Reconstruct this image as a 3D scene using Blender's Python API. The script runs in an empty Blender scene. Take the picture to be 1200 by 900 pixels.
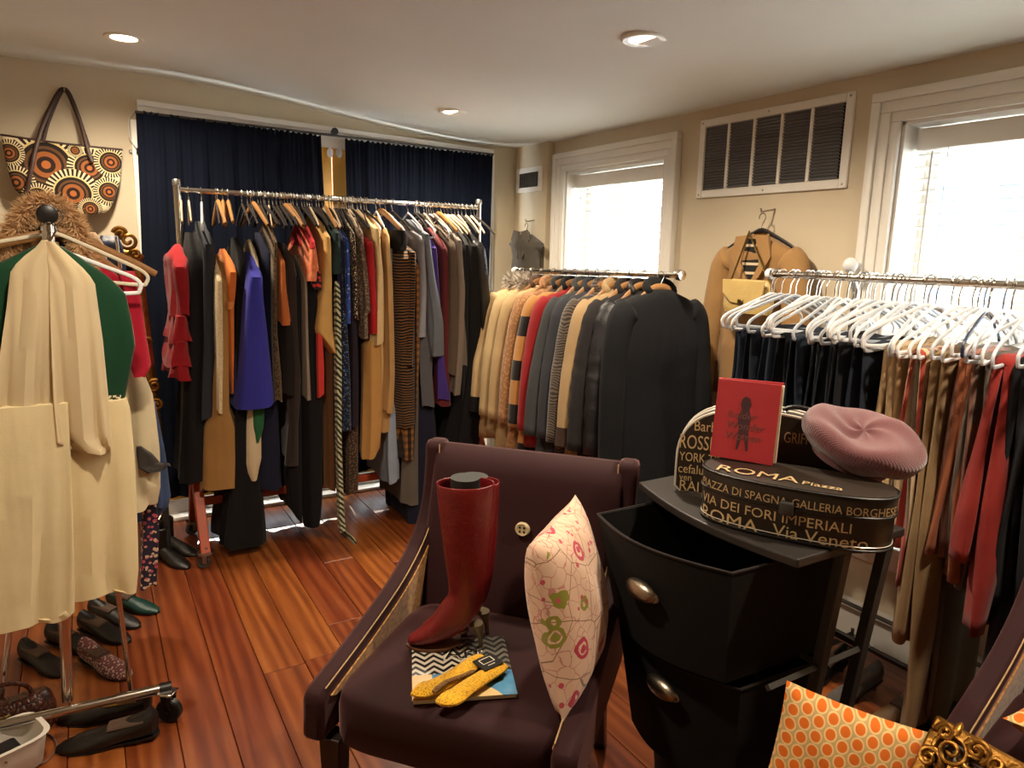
import bpy, bmesh, math, random
from mathutils import Vector, Matrix
random.seed(11)
PI = math.pi
C = bpy.context.scene.collection
sc = bpy.context.scene

# ------------------------------------------------------------------ camera
F, CX, CY, H = 830.0, 600.0, 450.0, 1.5
YAW, PITCH, ROLL = math.radians(30.8), math.radians(-10.6), math.radians(1.2)
_f = Vector((math.sin(YAW)*math.cos(PITCH), math.cos(YAW)*math.cos(PITCH), math.sin(PITCH)))
_r0 = Vector((math.cos(YAW), -math.sin(YAW), 0)); _u0 = _r0.cross(_f)
_r = math.cos(ROLL)*_r0 + math.sin(ROLL)*_u0
_u = -math.sin(ROLL)*_r0 + math.cos(ROLL)*_u0
CAMPOS = Vector((0, 0, H))
cd = bpy.data.cameras.new('camera'); cam = bpy.data.objects.new('camera', cd); C.objects.link(cam)
cd.sensor_width = 36; cd.lens = F/1200*36; cd.clip_start = .05; cd.clip_end = 200
m3 = Matrix((_r, _u, -_f)).transposed()
cam.matrix_world = Matrix.Translation(CAMPOS) @ m3.to_4x4()
sc.camera = cam
def ray(x, y): return _f + (x-CX)/F*_r - (y-CY)/F*_u
def onz(x, y, z): d = ray(x, y); return CAMPOS + d*((z-H)/d.z)
def ony(x, y, Y): d = ray(x, y); return CAMPOS + d*(Y/d.y)
def onx(x, y, X): d = ray(x, y); return CAMPOS + d*(X/d.x)

# ------------------------------------------------------------------ world, sun, exposure
w = bpy.data.worlds.new('sky'); sc.world = w; w.use_nodes = True
bg = w.node_tree.nodes['Background']; bg.inputs[0].default_value = (.90, .95, 1.0, 1); bg.inputs[1].default_value = 7.5
sl = bpy.data.lights.new('sun', 'SUN'); sl.energy = 9; sl.angle = math.radians(.6); sl.color = (1, .93, .8)
so = bpy.data.objects.new('sun', sl); C.objects.link(so)
so.rotation_euler = Vector((-.10, -.93, -.33)).to_track_quat('-Z', 'Y').to_euler(); so.location = (1, 8, 4)
vs = sc.view_settings
vs.view_transform = 'Standard'; vs.look = 'None'; vs.gamma = 1; vs.use_curve_mapping = False; vs.exposure = 0.85
CAN_W = 60.0

# ------------------------------------------------------------------ materials
def lin(h):
    if isinstance(h, (tuple, list)): return (*h[:3], 1)
    h = h.lstrip('#'); o = []
    for i in (0, 2, 4):
        c = int(h[i:i+2], 16)/255
        o.append(c/12.92 if c <= .04045 else ((c+.055)/1.055)**2.4)
    return (*o, 1)
class NT:
    """small node-graph helper"""
    def __init__(s, name):
        s.m = bpy.data.materials.new(name); s.m.use_nodes = True
        s.t = s.m.node_tree; s.n = s.t.nodes; s.b = s.n['Principled BSDF']
        s.tc = s.n.new('ShaderNodeTexCoord')
    def lk(s, a, b): s.t.links.new(a, b)
    def node(s, typ, **kw):
        n = s.n.new(typ)
        for k, v in kw.items(): setattr(n, k, v)
        return n
    def put(s, sock, v):
        if hasattr(v, 'is_linked'): s.lk(v, sock)
        else: sock.default_value = v
    def math(s, op, a, b=0.0, c=0.0):
        n = s.node('ShaderNodeMath', operation=op); s.put(n.inputs[0], a); s.put(n.inputs[1], b); s.put(n.inputs[2], c); return n.outputs[0]
    def obj(s, scale=(1, 1, 1), rot=(0, 0, 0), loc=(0, 0, 0), coord='Object'):
        mp = s.node('ShaderNodeMapping'); mp.inputs['Scale'].default_value = scale
        mp.inputs['Rotation'].default_value = rot; mp.inputs['Location'].default_value = loc
        s.lk(s.tc.outputs[coord], mp.inputs[0]); return mp.outputs[0]
    def xyz(s, v):
        n = s.node('ShaderNodeSeparateXYZ'); s.lk(v, n.inputs[0]); return n.outputs
    def comb(s, x, y, z=0.0):
        n = s.node('ShaderNodeCombineXYZ'); s.put(n.inputs[0], x); s.put(n.inputs[1], y); s.put(n.inputs[2], z); return n.outputs[0]
    def noise(s, v, scale, detail=3, rough=.55):
        n = s.node('ShaderNodeTexNoise'); s.lk(v, n.inputs['Vector']); n.inputs['Scale'].default_value = scale
        n.inputs['Detail'].default_value = detail; n.inputs['Roughness'].default_value = rough; return n.outputs[0]
    def voro(s, v, scale, feature='F1', rnd=1.0, dims='3D'):
        n = s.node('ShaderNodeTexVoronoi', feature=feature, voronoi_dimensions=dims); s.lk(v, n.inputs['Vector'])
        n.inputs['Scale'].default_value = scale; n.inputs['Randomness'].default_value = rnd; return n
    def ramp(s, f, stops, interp='LINEAR'):
        n = s.node('ShaderNodeValToRGB'); r = n.color_ramp; r.interpolation = interp
        while len(r.elements) < len(stops): r.elements.new(.5)
        for e, (p, c) in zip(r.elements, stops): e.position = p; e.color = lin(c)
        s.lk(f, n.inputs[0]); return n.outputs[0]
    def mix(s, f, a, b):
        n = s.node('ShaderNodeMix', data_type='RGBA'); s.put(n.inputs['Factor'], f)
        s.put(n.inputs[6], lin(a) if isinstance(a, str) else a); s.put(n.inputs[7], lin(b) if isinstance(b, str) else b); return n.outputs[2]
    def bump(s, f, strength=.3, dist=.002):
        n = s.node('ShaderNodeBump'); n.inputs['Strength'].default_value = strength; n.inputs['Distance'].default_value = dist
        s.lk(f, n.inputs['Height']); s.lk(n.outputs[0], s.b.inputs['Normal'])
    def base(s, c): s.put(s.b.inputs['Base Color'], lin(c) if isinstance(c, str) else c)
    def set(s, rough=.8, metal=0, sheen=0, spec=.5, coat=0, trans=0, alpha=1):
        i = s.b.inputs; i['Roughness'].default_value = rough; i['Metallic'].default_value = metal
        i['Sheen Weight'].default_value = sheen; i['Specular IOR Level'].default_value = spec; i['Coat Weight'].default_value = coat
        i['Transmission Weight'].default_value = trans; i['Alpha'].default_value = alpha; return s.m
_mc = {}
def cloth(col, weave=900, var=.18, rough=.9, sheen=.10):
    k = ('cloth', col, weave, rough)
    if k in _mc: return _mc[k]
    t = NT('fabric_'+col.strip('#')); v = t.obj()
    n = t.noise(v, 9, 4); d = lin(col); dk = tuple(c*(1-var) for c in d[:3])+(1,); lt = tuple(min(1, c*(1+var)+.003) for c in d[:3])+(1,)
    t.base(t.mix(n, dk, lt)); vv = t.obj((11, 11, 1.5)); t.bump(t.math('ADD', t.math('MULTIPLY', t.noise(vv, 1.0, 2), 5.0), t.math('MULTIPLY', t.noise(v, weave, 2), .45)), .42, .006)
    _mc[k] = t.set(rough, 0, sheen if max(d[:3]) > .06 else .03, .25); return _mc[k]
def plain(name, col, rough=.5, metal=0, spec=.5, bump=None, coat=0, var=0):
    k = ('plain', name)
    if k in _mc: return _mc[k]
    t = NT(name)
    if var:
        d = lin(col); t.base(t.mix(t.noise(t.obj(), 6, 4), tuple(c*(1-var) for c in d[:3])+(1,), tuple(min(1, c*(1+var)) for c in d[:3])+(1,)))
    else: t.base(col)
    if bump: t.bump(t.noise(t.obj(), bump[0], 3), bump[1], bump[2] if len(bump) > 2 else .002)
    _mc[k] = t.set(rough, metal, 0, spec, coat); return _mc[k]
def stripes(a, b, freq, axis=2, duty=.5, wob=.0, name='striped_knit'):
    k = ('str', a, b, freq, axis, duty)
    if k in _mc: return _mc[k]
    t = NT(name); v = t.obj(); x = t.xyz(v)
    s = x[axis]
    if wob: s = t.math('ADD', s, t.math('MULTIPLY', t.noise(v, 6), wob))
    fr = t.math('FRACT', t.math('MULTIPLY', s, freq)); t.base(t.mix(t.math('GREATER_THAN', fr, duty), a, b))
    t.bump(t.noise(v, 700, 2), .25, .0015)
    _mc[k] = t.set(.9, 0, .25, .25); return _mc[k]
def plaid(a, b, c, freq):
    t = NT('plaid_flannel'); x = t.xyz(t.obj())
    f1 = t.math('GREATER_THAN', t.math('FRACT', t.math('MULTIPLY', t.math('ADD', x[0], x[1]), freq)), .5)
    f2 = t.math('GREATER_THAN', t.math('FRACT', t.math('MULTIPLY', x[2], freq)), .5)
    t.base(t.mix(t.math('MULTIPLY', t.math('ADD', f1, f2), .5), t.mix(f1, a, b), c)); return t.set(.9, 0, .2, .25)
def spots(a, b, scale, thr=.35, name='printed_fabric', c=None):
    k = ('sp', a, b, scale, thr)
    if k in _mc: return _mc[k]
    t = NT(name); v = t.obj(); vo = t.voro(v, scale)
    f = t.math('LESS_THAN', vo.outputs['Distance'], thr)
    bb = b if c is None else t.mix(t.math('GREATER_THAN', t.noise(v, scale*.6), .5), b, c)
    t.base(t.mix(f, a, bb)); _mc[k] = t.set(.85, 0, .2, .25); return _mc[k]

M = {}
def wall_mat(name, col):
    t = NT(name); v = t.obj(); d = lin(col)
    t.base(t.mix(t.noise(v, 2.2, 4), tuple(c*.95 for c in d[:3])+(1,), tuple(c*1.04 for c in d[:3])+(1,)))
    t.bump(t.noise(v, 140, 3), .12, .002); return t.set(.75, 0, 0, .3)
M['wall'] = wall_mat('beige_wall_paint', '#d0c2a8')
M['ceil'] = wall_mat('ceiling_paint', '#e2e4de')
M['white'] = plain('white_trim_paint', '#e6e1d8', .4, bump=(60, .08))
def floor_mat():
    t = NT('red_pine_planks'); oi = t.node('ShaderNodeObjectInfo'); rnd = oi.outputs['Random']
    off = t.comb(t.math('MULTIPLY', rnd, 13.7), t.math('MULTIPLY', rnd, 41.3))
    va = t.node('ShaderNodeVectorMath', operation='ADD'); t.lk(t.obj((1, 1, 1)), va.inputs[0]); t.lk(off, va.inputs[1])
    mp = t.node('ShaderNodeMapping'); mp.inputs['Scale'].default_value = (7, .55, 1); t.lk(va.outputs[0], mp.inputs[0])
    n1 = t.noise(mp.outputs[0], 2.2, 5, .6)
    wv = t.node('ShaderNodeTexWave', wave_type='BANDS', bands_direction='X'); t.lk(mp.outputs[0], wv.inputs[0])
    wv.inputs['Scale'].default_value = .9; wv.inputs['Distortion'].default_value = 14; wv.inputs['Detail'].default_value = 3; wv.inputs['Detail Scale'].default_value = .8
    g = t.math('ADD', t.math('MULTIPLY', n1, .78), t.math('MULTIPLY', wv.outputs[0], .22))
    col = t.ramp(g, [(0.12, '#431b0c'), (.40, '#7c3b18'), (.60, '#965024'), (.85, '#b26e38')])
    hs = t.node('ShaderNodeHueSaturation'); t.lk(col, hs.inputs['Color'])
    t.lk(t.math('ADD', .58, t.math('MULTIPLY', rnd, .30)), hs.inputs['Value']); t.lk(t.math('ADD', .492, t.math('MULTIPLY', rnd, .014)), hs.inputs['Hue'])
    t.base(hs.outputs[0])
    rg = t.node('ShaderNodeMapRange'); rg.inputs[3].default_value = .24; rg.inputs[4].default_value = .42; t.lk(t.noise(t.obj(), 5, 4), rg.inputs[0])
    t.lk(rg.outputs[0], t.b.inputs['Roughness']); t.bump(g, .25, .0015); 
    m = t.m; t.b.inputs['Specular IOR Level'].default_value = .5; return m
M['floor'] = floor_mat()
M['chrome'] = plain('chrome_tube', '#cfcac2', .18, 1, bump=(8, .03))
M['steel'] = plain('brushed_steel', '#a8a49c', .35, 1)
M['brass'] = plain('old_brass', '#8a7444', .38, 1, bump=(90, .2))
M['black_plastic'] = plain('black_plastic', '#151414', .4)
M['black_metal'] = plain('dark_grey_metal', '#4a4744', .45, .6)
M['curtain'] = plain('navy_curtain_cloth', '#0f1524', .95, spec=.15, bump=(500, .2), var=.2)
M['doorwood'] = plain('honey_wood', '#ffc254', .45, var=.06, bump=(30, .05))
M['plastic_white'] = plain('white_plastic', '#dcdcdc', .35)
M['plastic_grey'] = plain('pale_grey_plastic', '#b9bcc2', .35)
M['wood'] = plain('hanger_wood', '#94693c', .45, var=.15)
M['dark_wood'] = plain('ebonised_wood', '#1b100c', .38, var=.2)
M['orange_wood'] = plain('stained_orange_wood', '#a8431a', .4, var=.2)
def velvet(name, col):
    t = NT(name); v = t.obj(); d = lin(col)
    t.base(t.mix(t.noise(v, 5, 4), tuple(c*.72 for c in d[:3])+(1,), tuple(c*1.25 for c in d[:3])+(1,)))
    t.bump(t.noise(v, 1500, 2), .2, .001); m = t.set(.75, 0, .38, .2)
    t.b.inputs['Sheen Tint'].default_value = (.75, .42, .40, 1); t.b.inputs['Sheen Roughness'].default_value = .4; return m
M['velvet'] = velvet('burgundy_velvet', '#2a0f11')
def leather(name, col, rough=.32):
    t = NT(name); v = t.obj(); d = lin(col)
    t.base(t.mix(t.noise(v, 7, 5), tuple(c*.7 for c in d[:3])+(1,), tuple(min(1, c*1.2) for c in d[:3])+(1,)))
    f = t.math('ADD', t.noise(v, 260, 3), t.math('MULTIPLY', t.noise(v, 14, 4), 5.0)); t.bump(f, .3, .004)
    return t.set(rough, 0, 0, .5)
M['red_leather'] = leather('red_leather', '#6e1517', .28)
M['black_leather'] = leather('black_leather', '#141110', .35)
def glass_mat():
    m = bpy.data.materials.new('window_glass'); m.use_nodes = True; nt = m.node_tree; nt.nodes.clear()
    o = nt.nodes.new('ShaderNodeOutputMaterial'); tr = nt.nodes.new('ShaderNodeBsdfTransparent'); gl = nt.nodes.new('ShaderNodeBsdfGlossy')
    gl.inputs['Roughness'].default_value = .03; mx = nt.nodes.new('ShaderNodeMixShader'); mx.inputs[0].default_value = .06
    tr.inputs[0].default_value = (.95, .97, .97, 1)
    nt.links.new(tr.outputs[0], mx.inputs[1]); nt.links.new(gl.outputs[0], mx.inputs[2]); nt.links.new(mx.outputs[0], o.inputs[0]); return m
M['glass'] = glass_mat()
def emit(name, col, strength):
    t = NT(name); t.base(col); t.b.inputs['Emission Color'].default_value = lin(col); t.b.inputs['Emission Strength'].default_value = strength; return t.m

# ------------------------------------------------------------------ mesh builder
class MB:
    def __init__(s): s.v = []; s.f = []
    def add(s, vs, fs):
        o = len(s.v); s.v += [tuple(p) for p in vs]; s.f += [tuple(i+o for i in f) for f in fs]; return s
    def box(s, c, d, rot=None, ch=0.0):
        x, y, z = (k/2 for k in d)
        if ch:
            ch = min(ch, x*.9, y*.9, z*.9); vs = []; 
            bm = bmesh.new(); bmesh.ops.create_cube(bm, size=1)
            for q in bm.verts: q.co = Vector((q.co.x*d[0], q.co.y*d[1], q.co.z*d[2]))
            bmesh.ops.bevel(bm, geom=bm.edges[:], offset=ch, segments=1 if ch < .004 else 2, affect='EDGES', profile=.5)
            bm.verts.index_update(); vs = [q.co.copy() for q in bm.verts]; fs = [[q.index for q in f.verts] for f in bm.faces]; bm.free()
        else:
            vs = [Vector((a, b, e)) for a in (-x, x) for b in (-y, y) for e in (-z, z)]
            fs = [(0, 1, 3, 2), (4, 6, 7, 5), (0, 4, 5, 1), (2, 3, 7, 6), (0, 2, 6, 4), (1, 5, 7, 3)]
        R = Matrix.Identity(3) if rot is None else (rot if isinstance(rot, Matrix) else Matrix.Rotation(rot, 3, 'Z'))
        return s.add([R @ q + Vector(c) for q in vs], fs)
    def loft(s, rings, cap0=True, cap1=True, close=False):
        n = len(rings[0]); vs = [p for r in rings for p in r]; fs = []
        m = len(rings)
        for i in range(m if close else m-1):
            a, b = i*n, ((i+1) % m)*n
            for j in range(n):
                k = (j+1) % n; fs.append((a+j, a+k, b+k, b+j))
        if cap0 and not close: fs.append(tuple(range(n-1, -1, -1)))
        if cap1 and not close: fs.append(tuple((m-1)*n+j for j in range(n)))
        return s.add(vs, fs)
    def tube(s, path, rad, n=8, close=False, flat=1.0, up=None):
        P = [Vector(p) for p in path]; m = len(P); R = rad if isinstance(rad, (list, tuple)) else [rad]*m
        rings = []; prev = None
        for i, p in enumerate(P):
            if close: t = P[(i+1) % m]-P[i-1]
            else: t = P[min(i+1, m-1)]-P[max(i-1, 0)]
            t.normalize()
            if up is not None: a = Vector(up)
            elif prev is None: a = Vector((0, 0, 1)) if abs(t.z) < .9 else Vector((1, 0, 0))
            else: a = prev
            a = (a - t*a.dot(t)); a = a.normalized() if a.length > 1e-6 else t.orthogonal().normalized(); prev = a
            b = t.cross(a)
            rings.append([p+(a*math.cos(2*PI*j/n)*flat+b*math.sin(2*PI*j/n))*R[i] for j in range(n)])
        return s.loft(rings, close=close)
    def lathe(s, prof, n=24, c=(0, 0, 0), R=None):
        R = R or Matrix.Identity(3); c = Vector(c)
        rings = [[c+R @ Vector((r*math.cos(2*PI*j/n), r*math.sin(2*PI*j/n), z)) for j in range(n)] for r, z in prof]
        return s.loft(rings)
    def prism(s, pts, d0, d1, frame):
        """pts 2D polygon; frame(u,v,w)->Vector"""
        n = len(pts); vs = [frame(u, v, d0) for u, v in pts]+[frame(u, v, d1) for u, v in pts]
        fs = [tuple(range(n-1, -1, -1)), tuple(range(n, 2*n))]+[(i, (i+1) % n, n+(i+1) % n, n+i) for i in range(n)]
        return s.add(vs, fs)
    def build(s, name, mat, parent=None, world=False, smooth=True, sub=0, bevel=0, autos=True):
        me = bpy.data.meshes.new(name); vs = s.v
        if world and parent is not None:
            q = parent
            while '_L' not in q: q = q.parent
            L = q['_L']; vs = [(a-L[0], b-L[1], c-L[2]) for a, b, c in vs]
        me.from_pydata(vs, [], s.f); me.validate()
        bm = bmesh.new(); bm.from_mesh(me); bmesh.ops.recalc_face_normals(bm, faces=bm.faces[:])
        for f in bm.faces: f.smooth = smooth
        if smooth and autos:
            for e in bm.edges:
                if len(e.link_faces) == 2 and e.calc_face_angle(0) > math.radians(42): e.smooth = False
        bm.to_mesh(me); bm.free()
        o = bpy.data.objects.new(name, me); C.objects.link(o)
        if mat: me.materials.append(mat)
        if parent is not None: o.parent = parent
        if bevel:
            q = o.modifiers.new('bevel', 'BEVEL'); q.width = bevel; q.segments = 2; q.limit_method = 'ANGLE'; q.angle_limit = math.radians(40)
        if sub:
            q = o.modifiers.new('sub', 'SUBSURF'); q.levels = sub; q.render_levels = sub
        return o
def tag(o, label, cat, group=None):
    o['label'] = label; o['category'] = cat
    if group: o['group'] = group
    return o
def thing(name, label, cat, loc=(0, 0, 0), rz=0.0, group=None):
    o = bpy.data.objects.new(name, None); C.objects.link(o); o.empty_display_size = .05
    o.location = loc; o.rotation_euler = (0, 0, rz); o['_L'] = tuple(loc); tag(o, label, cat, group); return o
def struct(o): o['kind'] = 'structure'; return o
def sroot(name, loc=(0, 0, 0)):
    o = bpy.data.objects.new(name, None); C.objects.link(o); o.location = loc; o['_L'] = tuple(loc); o['kind'] = 'structure'; return o
def copy_tree(o, parent=None):
    c = o.copy(); C.objects.link(c); c.parent = parent
    for ch in list(o.children): copy_tree(ch, c)
    return c
def lerp(a, b, t): return a+(b-a)*t
def bez(p0, p1, p2, p3, n=10):
    o = []
    for i in range(n+1):
        t = i/n; o.append(Vector(p0)*(1-t)**3+Vector(p1)*3*t*(1-t)**2+Vector(p2)*3*t*t*(1-t)+Vector(p3)*t**3)
    return o
def crom(pts, n=6):
    """Catmull-Rom through points"""
    P = [Vector(p) for p in pts]; P = [P[0]*2-P[1]]+P+[P[-1]*2-P[-2]]; o = []
    for i in range(1, len(P)-2):
        for k in range(n):
            t = k/n; a, b, c, d = P[i-1], P[i], P[i+1], P[i+2]
            o.append(.5*((2*b)+(c-a)*t+(2*a-5*b+4*c-d)*t*t+(3*b-a-3*c+d)*t**3))
    o.append(P[-2]); return o
def text_geo(s, size, sx=1.0):
    cu = bpy.data.curves.new('t', 'FONT'); cu.body = s; cu.size = size; cu.resolution_u = 3
    o = bpy.data.objects.new('t', cu); C.objects.link(o); dg = bpy.context.evaluated_depsgraph_get()
    me = bpy.data.meshes.new_from_object(o.evaluated_get(dg)); vs = [(v.co.x*sx, v.co.y) for v in me.vertices]; fs = [tuple(p.vertices) for p in me.polygons]
    bpy.data.objects.remove(o); bpy.data.curves.remove(cu); bpy.data.meshes.remove(me)
    return vs, fs

# ------------------------------------------------------------------ room shell
XR, YB, XL, YF = 2.55, 4.20, -1.05, -1.7
def ceil_z(x, y=0):
    t = min(1, max(0, (2.25-x)/2.0)); return 2.172+.165*t*t*(3-2*t)
# floor: base slab + individually laid planks
fl = struct(MB().box(((XL+XR)/2, (YF+YB)/2, -.035), (XR-XL+.5, YB-YF+.5, .03)).build('floor', plain('subfloor', '#1a0d08', .9)))
fl['_L'] = (0, 0, 0)
random.seed(5)
PW = .148; nx = int((XR-XL)/PW)+1
for i in range(nx):
    x0 = XL+i*PW; y = YF-random.uniform(0, 1.2)
    while y < YB+.05:
        L = random.uniform(1.3, 3.0); y1 = min(y+L, YB+.06); a, b = max(y, YF), y1
        if b-a > .05:
            dz = random.uniform(-.0006, .0006)
            o = MB().box((0, 0, 0), (min(PW, XR+.02-x0)-.0022, b-a-.002, .02), ch=.0016).build('plank', M['floor'], fl, smooth=False)
            o.location = (x0+PW/2, (a+b)/2, -.0102+dz)
        y = y1
        if y >= YB+.05: break
# ceiling
cm = MB(); NX, NY = 40, 4; vs = []; fs = []
for i in range(NX+1):
    for j in range(NY+1):
        x = XL-.2+(XR-XL+.5)*i/NX; y = YF-.2+(YB-YF+.5)*j/NY; vs.append((x, y, ceil_z(x)))
n0 = len(vs); vs += [(x, y, z+.12) for x, y, z in vs]
for i in range(NX):
    for j in range(NY):
        a = i*(NY+1)+j; q = (a, a+1, a+NY+2, a+NY+1); fs.append(q); fs.append(tuple(k+n0 for k in reversed(q)))
cm.add(vs, fs); struct(cm.build('ceiling', M['ceil']))
# walls
W2 = (.70, 1.585); W1 = (2.805, 3.683); WZ = (.46, 1.985); TW = .22
def yz_wall(name, x0, x1, ya, yb, holes, m):
    b = MB(); ys = [ya]; top = 2.5
    cur = ya
    for (p, q, z0, z1) in holes:
        b.box(((x0+x1)/2, (cur+p)/2, top/2), (x1-x0, p-cur, top)); b.box(((x0+x1)/2, (p+q)/2, z0/2), (x1-x0, q-p, z0))
        b.box(((x0+x1)/2, (p+q)/2, (z1+top)/2), (x1-x0, q-p, top-z1)); cur = q
    b.box(((x0+x1)/2, (cur+yb)/2, top/2), (x1-x0, yb-cur, top)); return struct(b.build(name, m, smooth=False))
yz_wall('wall_right', XR, XR+TW, YF, YB+.2, [(W2[0], W2[1], *WZ), (W1[0], W1[1], *WZ)], M['wall'])
struct(MB().box((XL-.1, (YF+YB)/2, 1.25), (.2, YB-YF+.6, 2.5)).build('wall_left', M['wall'], smooth=False))
struct(MB().box(((XL+XR)/2, YF-.1, 1.25), (XR-XL+.6, .2, 2.5)).build('wall_front', M['wall'], smooth=False))
DX0, DX1, DZ = ony(175, 300, YB).x, ony(572, 300, YB).x, 2.11
b = MB()
b.box(((XL-.2+DX0)/2, YB+.09, 1.25), (DX0-XL+.2, .18, 2.5)); b.box(((XR+.2+DX1)/2, YB+.09, 1.25), (XR+.2-DX1, .18, 2.5)); b.box(((DX0+DX1)/2, YB+.09, (DZ+2.5)/2), (DX1-DX0, .18, 2.5-DZ))
struct(b.build('wall_back', M['wall'], smooth=False))
# boxed-in chase in the corner
struct(MB().box((2.53, (3.825+YB)/2, 1.25), (.06, YB-3.825, 2.5)).build('wall_chase', M['wall'], smooth=False))
# baseboard of the right wall: body, cap bead and black heating pipe line below
bb = sroot('baseboard_right', (XR, 1, 0))
MB().box((XR-.010, (YF+3.82)/2, .07), (.02, 3.82-YF, .14)).build('board', M['white'], bb, world=True, smooth=False)
MB().box((XR-.014, (YF+3.82)/2, .15), (.028, 3.82-YF, .022), ch=.006).build('cap', M['white'], bb, world=True)
bb2 = sroot('baseboard_back', (0, YB, 0))
MB().box(((XL+DX0)/2-.06, YB-.01, .07), (DX0-XL-.12, .02, .14)).build('board', M['white'], bb2, world=True, smooth=False)

# windows on the right wall
def window(nm, ya, yb, stile):
    r = sroot(nm, (XR, (ya+yb)/2, WZ[0])); z0, z1 = WZ; ym = (ya+yb)/2
    def cas(wd, th, off):
        c = MB(); x = XR-th/2
        c.box((x, ya-off-wd/2, (z0+z1+off)/2), (th, wd, z1-z0+off), ch=.004); c.box((x, yb+off+wd/2, (z0+z1+off)/2), (th, wd, z1-z0+off), ch=.004)
        c.box((x, ym, z1+off+wd/2), (th, yb-ya+2*off+2*wd, wd), ch=.004); return c
    cas(.034, .020, .000).build('casing', M['white'], r, world=True)
    cas(.040, .027, .034).build('casing', M['white'], r, world=True)
    cas(.032, .038, .074).build('casing_backband', M['white'], r, world=True)
    MB().box((XR-.035, ym, z0-.014), (.11, yb-ya+.26, .028), ch=.006).build('sill', M['white'], r, world=True)
    MB().box((XR-.012, ym, z0-.075), (.024, yb-ya+.20, .09), ch=.004).build('apron', M['white'], r, world=True)
    # jamb liner
    j = MB(); xd = XR+TW/2
    j.box((xd, ya+.006, (z0+z1)/2), (TW, .012, z1-z0)); j.box((xd, yb-.006, (z0+z1)/2), (TW, .012, z1-z0)); j.box((xd, ym, z1-.006), (TW, yb-ya, .012)); j.box((xd, ym, z0+.006), (TW, yb-ya, .012))
    j.build('jamb', M['white'], r, world=True, smooth=False)
    xs = XR+.17; s = MB()
    for y in (ya+.035, yb-.035): s.box((xs, y, (z0+z1)/2), (.035, .05, z1-z0-.03), ch=.003)
    for z in (z0+.04, (z0+z1)/2, z1-.035): s.box((xs, ym, z), (.035, yb-ya-.03, .05), ch=.003)
    s.box((xs, stile, (z0+z1)/2), (.04, .05, z1-z0-.03), ch=.003)
    sa = s.build('sash', M['white'], r, world=True)
    for a, b_ in ((ya+.05, stile-.02), (stile+.02, yb-.05)):
        for zz in ((z0+.06, (z0+z1)/2-.02), ((z0+z1)/2+.02, z1-.05)):
            g = MB().box((xs, (a+b_)/2, (zz[0]+zz[1])/2), (.004, b_-a, zz[1]-zz[0])); g.build('pane', M['glass'], r, world=True, smooth=False)
    return r
window('window_1', *W1, 3.40); window('window_2', *W2, 1.20)
def slat_mat():
    t = NT('blind_slat_white'); t.base('#d6d2c8'); t.set(.5)
    n = t.n; tr = n.new('ShaderNodeBsdfTranslucent'); tr.inputs[0].default_value = (.85, .84, .80, 1)
    mx = n.new('ShaderNodeMixShader'); mx.inputs[0].default_value = .2; out = n['Material Output']
    t.lk(t.b.outputs[0], mx.inputs[1]); t.lk(tr.outputs[0], mx.inputs[2]); t.lk(mx.outputs[0], out.inputs[0]); return t.m
M['slat'] = slat_mat()
def blind(label, ya, yb, zb):
    t = thing('venetian_blind', label, 'blind', (XR+.085, (ya+yb)/2, zb)); ym = (ya+yb)/2; L = yb-ya-.05
    MB().box((XR+.085, ym, 1.925), (.06, L, .075), ch=.006).build('headrail', M['white'], t, world=True)
    z = 1.868; sm = None; w = .048; tilt = math.radians(-12)
    while z > zb+.03:
        if sm is None:
            sb = MB(); prof = []
            for k in range(7):
                u = (k/6-.5)*w; prof.append((u, .0035*(1-(2*u/w)**2)))
            pts = prof+[(u, v-.0022) for u, v in reversed(prof)]
            sb.prism(pts, -L/2, L/2, lambda u, v, q: Vector((u*math.cos(tilt)-v*math.sin(tilt), q, u*math.sin(tilt)+v*math.cos(tilt))))
            o = sb.build('slat', M['slat'], t); sm = o.data
        else:
            o = bpy.data.objects.new('slat', sm); C.objects.link(o); o.parent = t
        o.location = (0, 0, z-zb); z -= .042
    MB().box((XR+.085, ym, zb+.012), (.05, L, .022), ch=.004).build('bottom_rail', M['white'], t, world=True)
    for yy in (ya+.14, ym, yb-.14):
        MB().tube([(XR+.058, yy, 1.9), (XR+.058, yy, zb+.02)], .0016, 5).build('ladder_cord', M['plastic_white'], t, world=True)
    MB().tube([(XR+.05, yb-.09, 1.88), (XR+.048, yb-.092, 1.2)], .004, 6).build('tilt_wand', M['plastic_white'], t, world=True)
blind('white venetian blind in the window beside the small corner vent', *W1, .62)
blind('white venetian blind in the window behind the trouser rack', *W2, .62)
tag(MB().lathe([(.001, 0), (.012, 0), (.012, .03), (.02, .034), (.027, .042), (.029, .052), (.024, .064), (.012, .071), (.001, .073)], 20, (XR-.038, 1.672, 1.475), Matrix.Rotation(-PI/2, 3, 'Y')).build('holdback_knob', M['plastic_white']), 'white round holdback knob on the window casing above the trouser rack', 'knob')

# neighbouring house seen through the blind
nh = thing('neighbour_house', 'pale clapboard house with blue windows seen through the blind', 'building', (11, 3, 0))
MB().box((12.5, 3.2, 1.2), (3, 13, 5.4)).build('wall', plain('clapboard', '#efe9dd', .7), nh, world=True, smooth=False)
for yy in (2.3, 3.6, 4.9, 6.2, 7.6):
    for zz in (.6, 2.1):
        wf = MB().box((10.98, yy, zz), (.06, .95, 1.15)).build('window', plain('house_trim', '#f5f3ee', .6), nh, world=True, smooth=False)
        for k in (-.27, .27):
            MB().box((-.045, 0, 0), (.02, .8, .46)).build('pane', plain('blue_pane', '#4a6a9c', .3), wf, smooth=False).location = (10.98-11, yy-3, zz+k)

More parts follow.
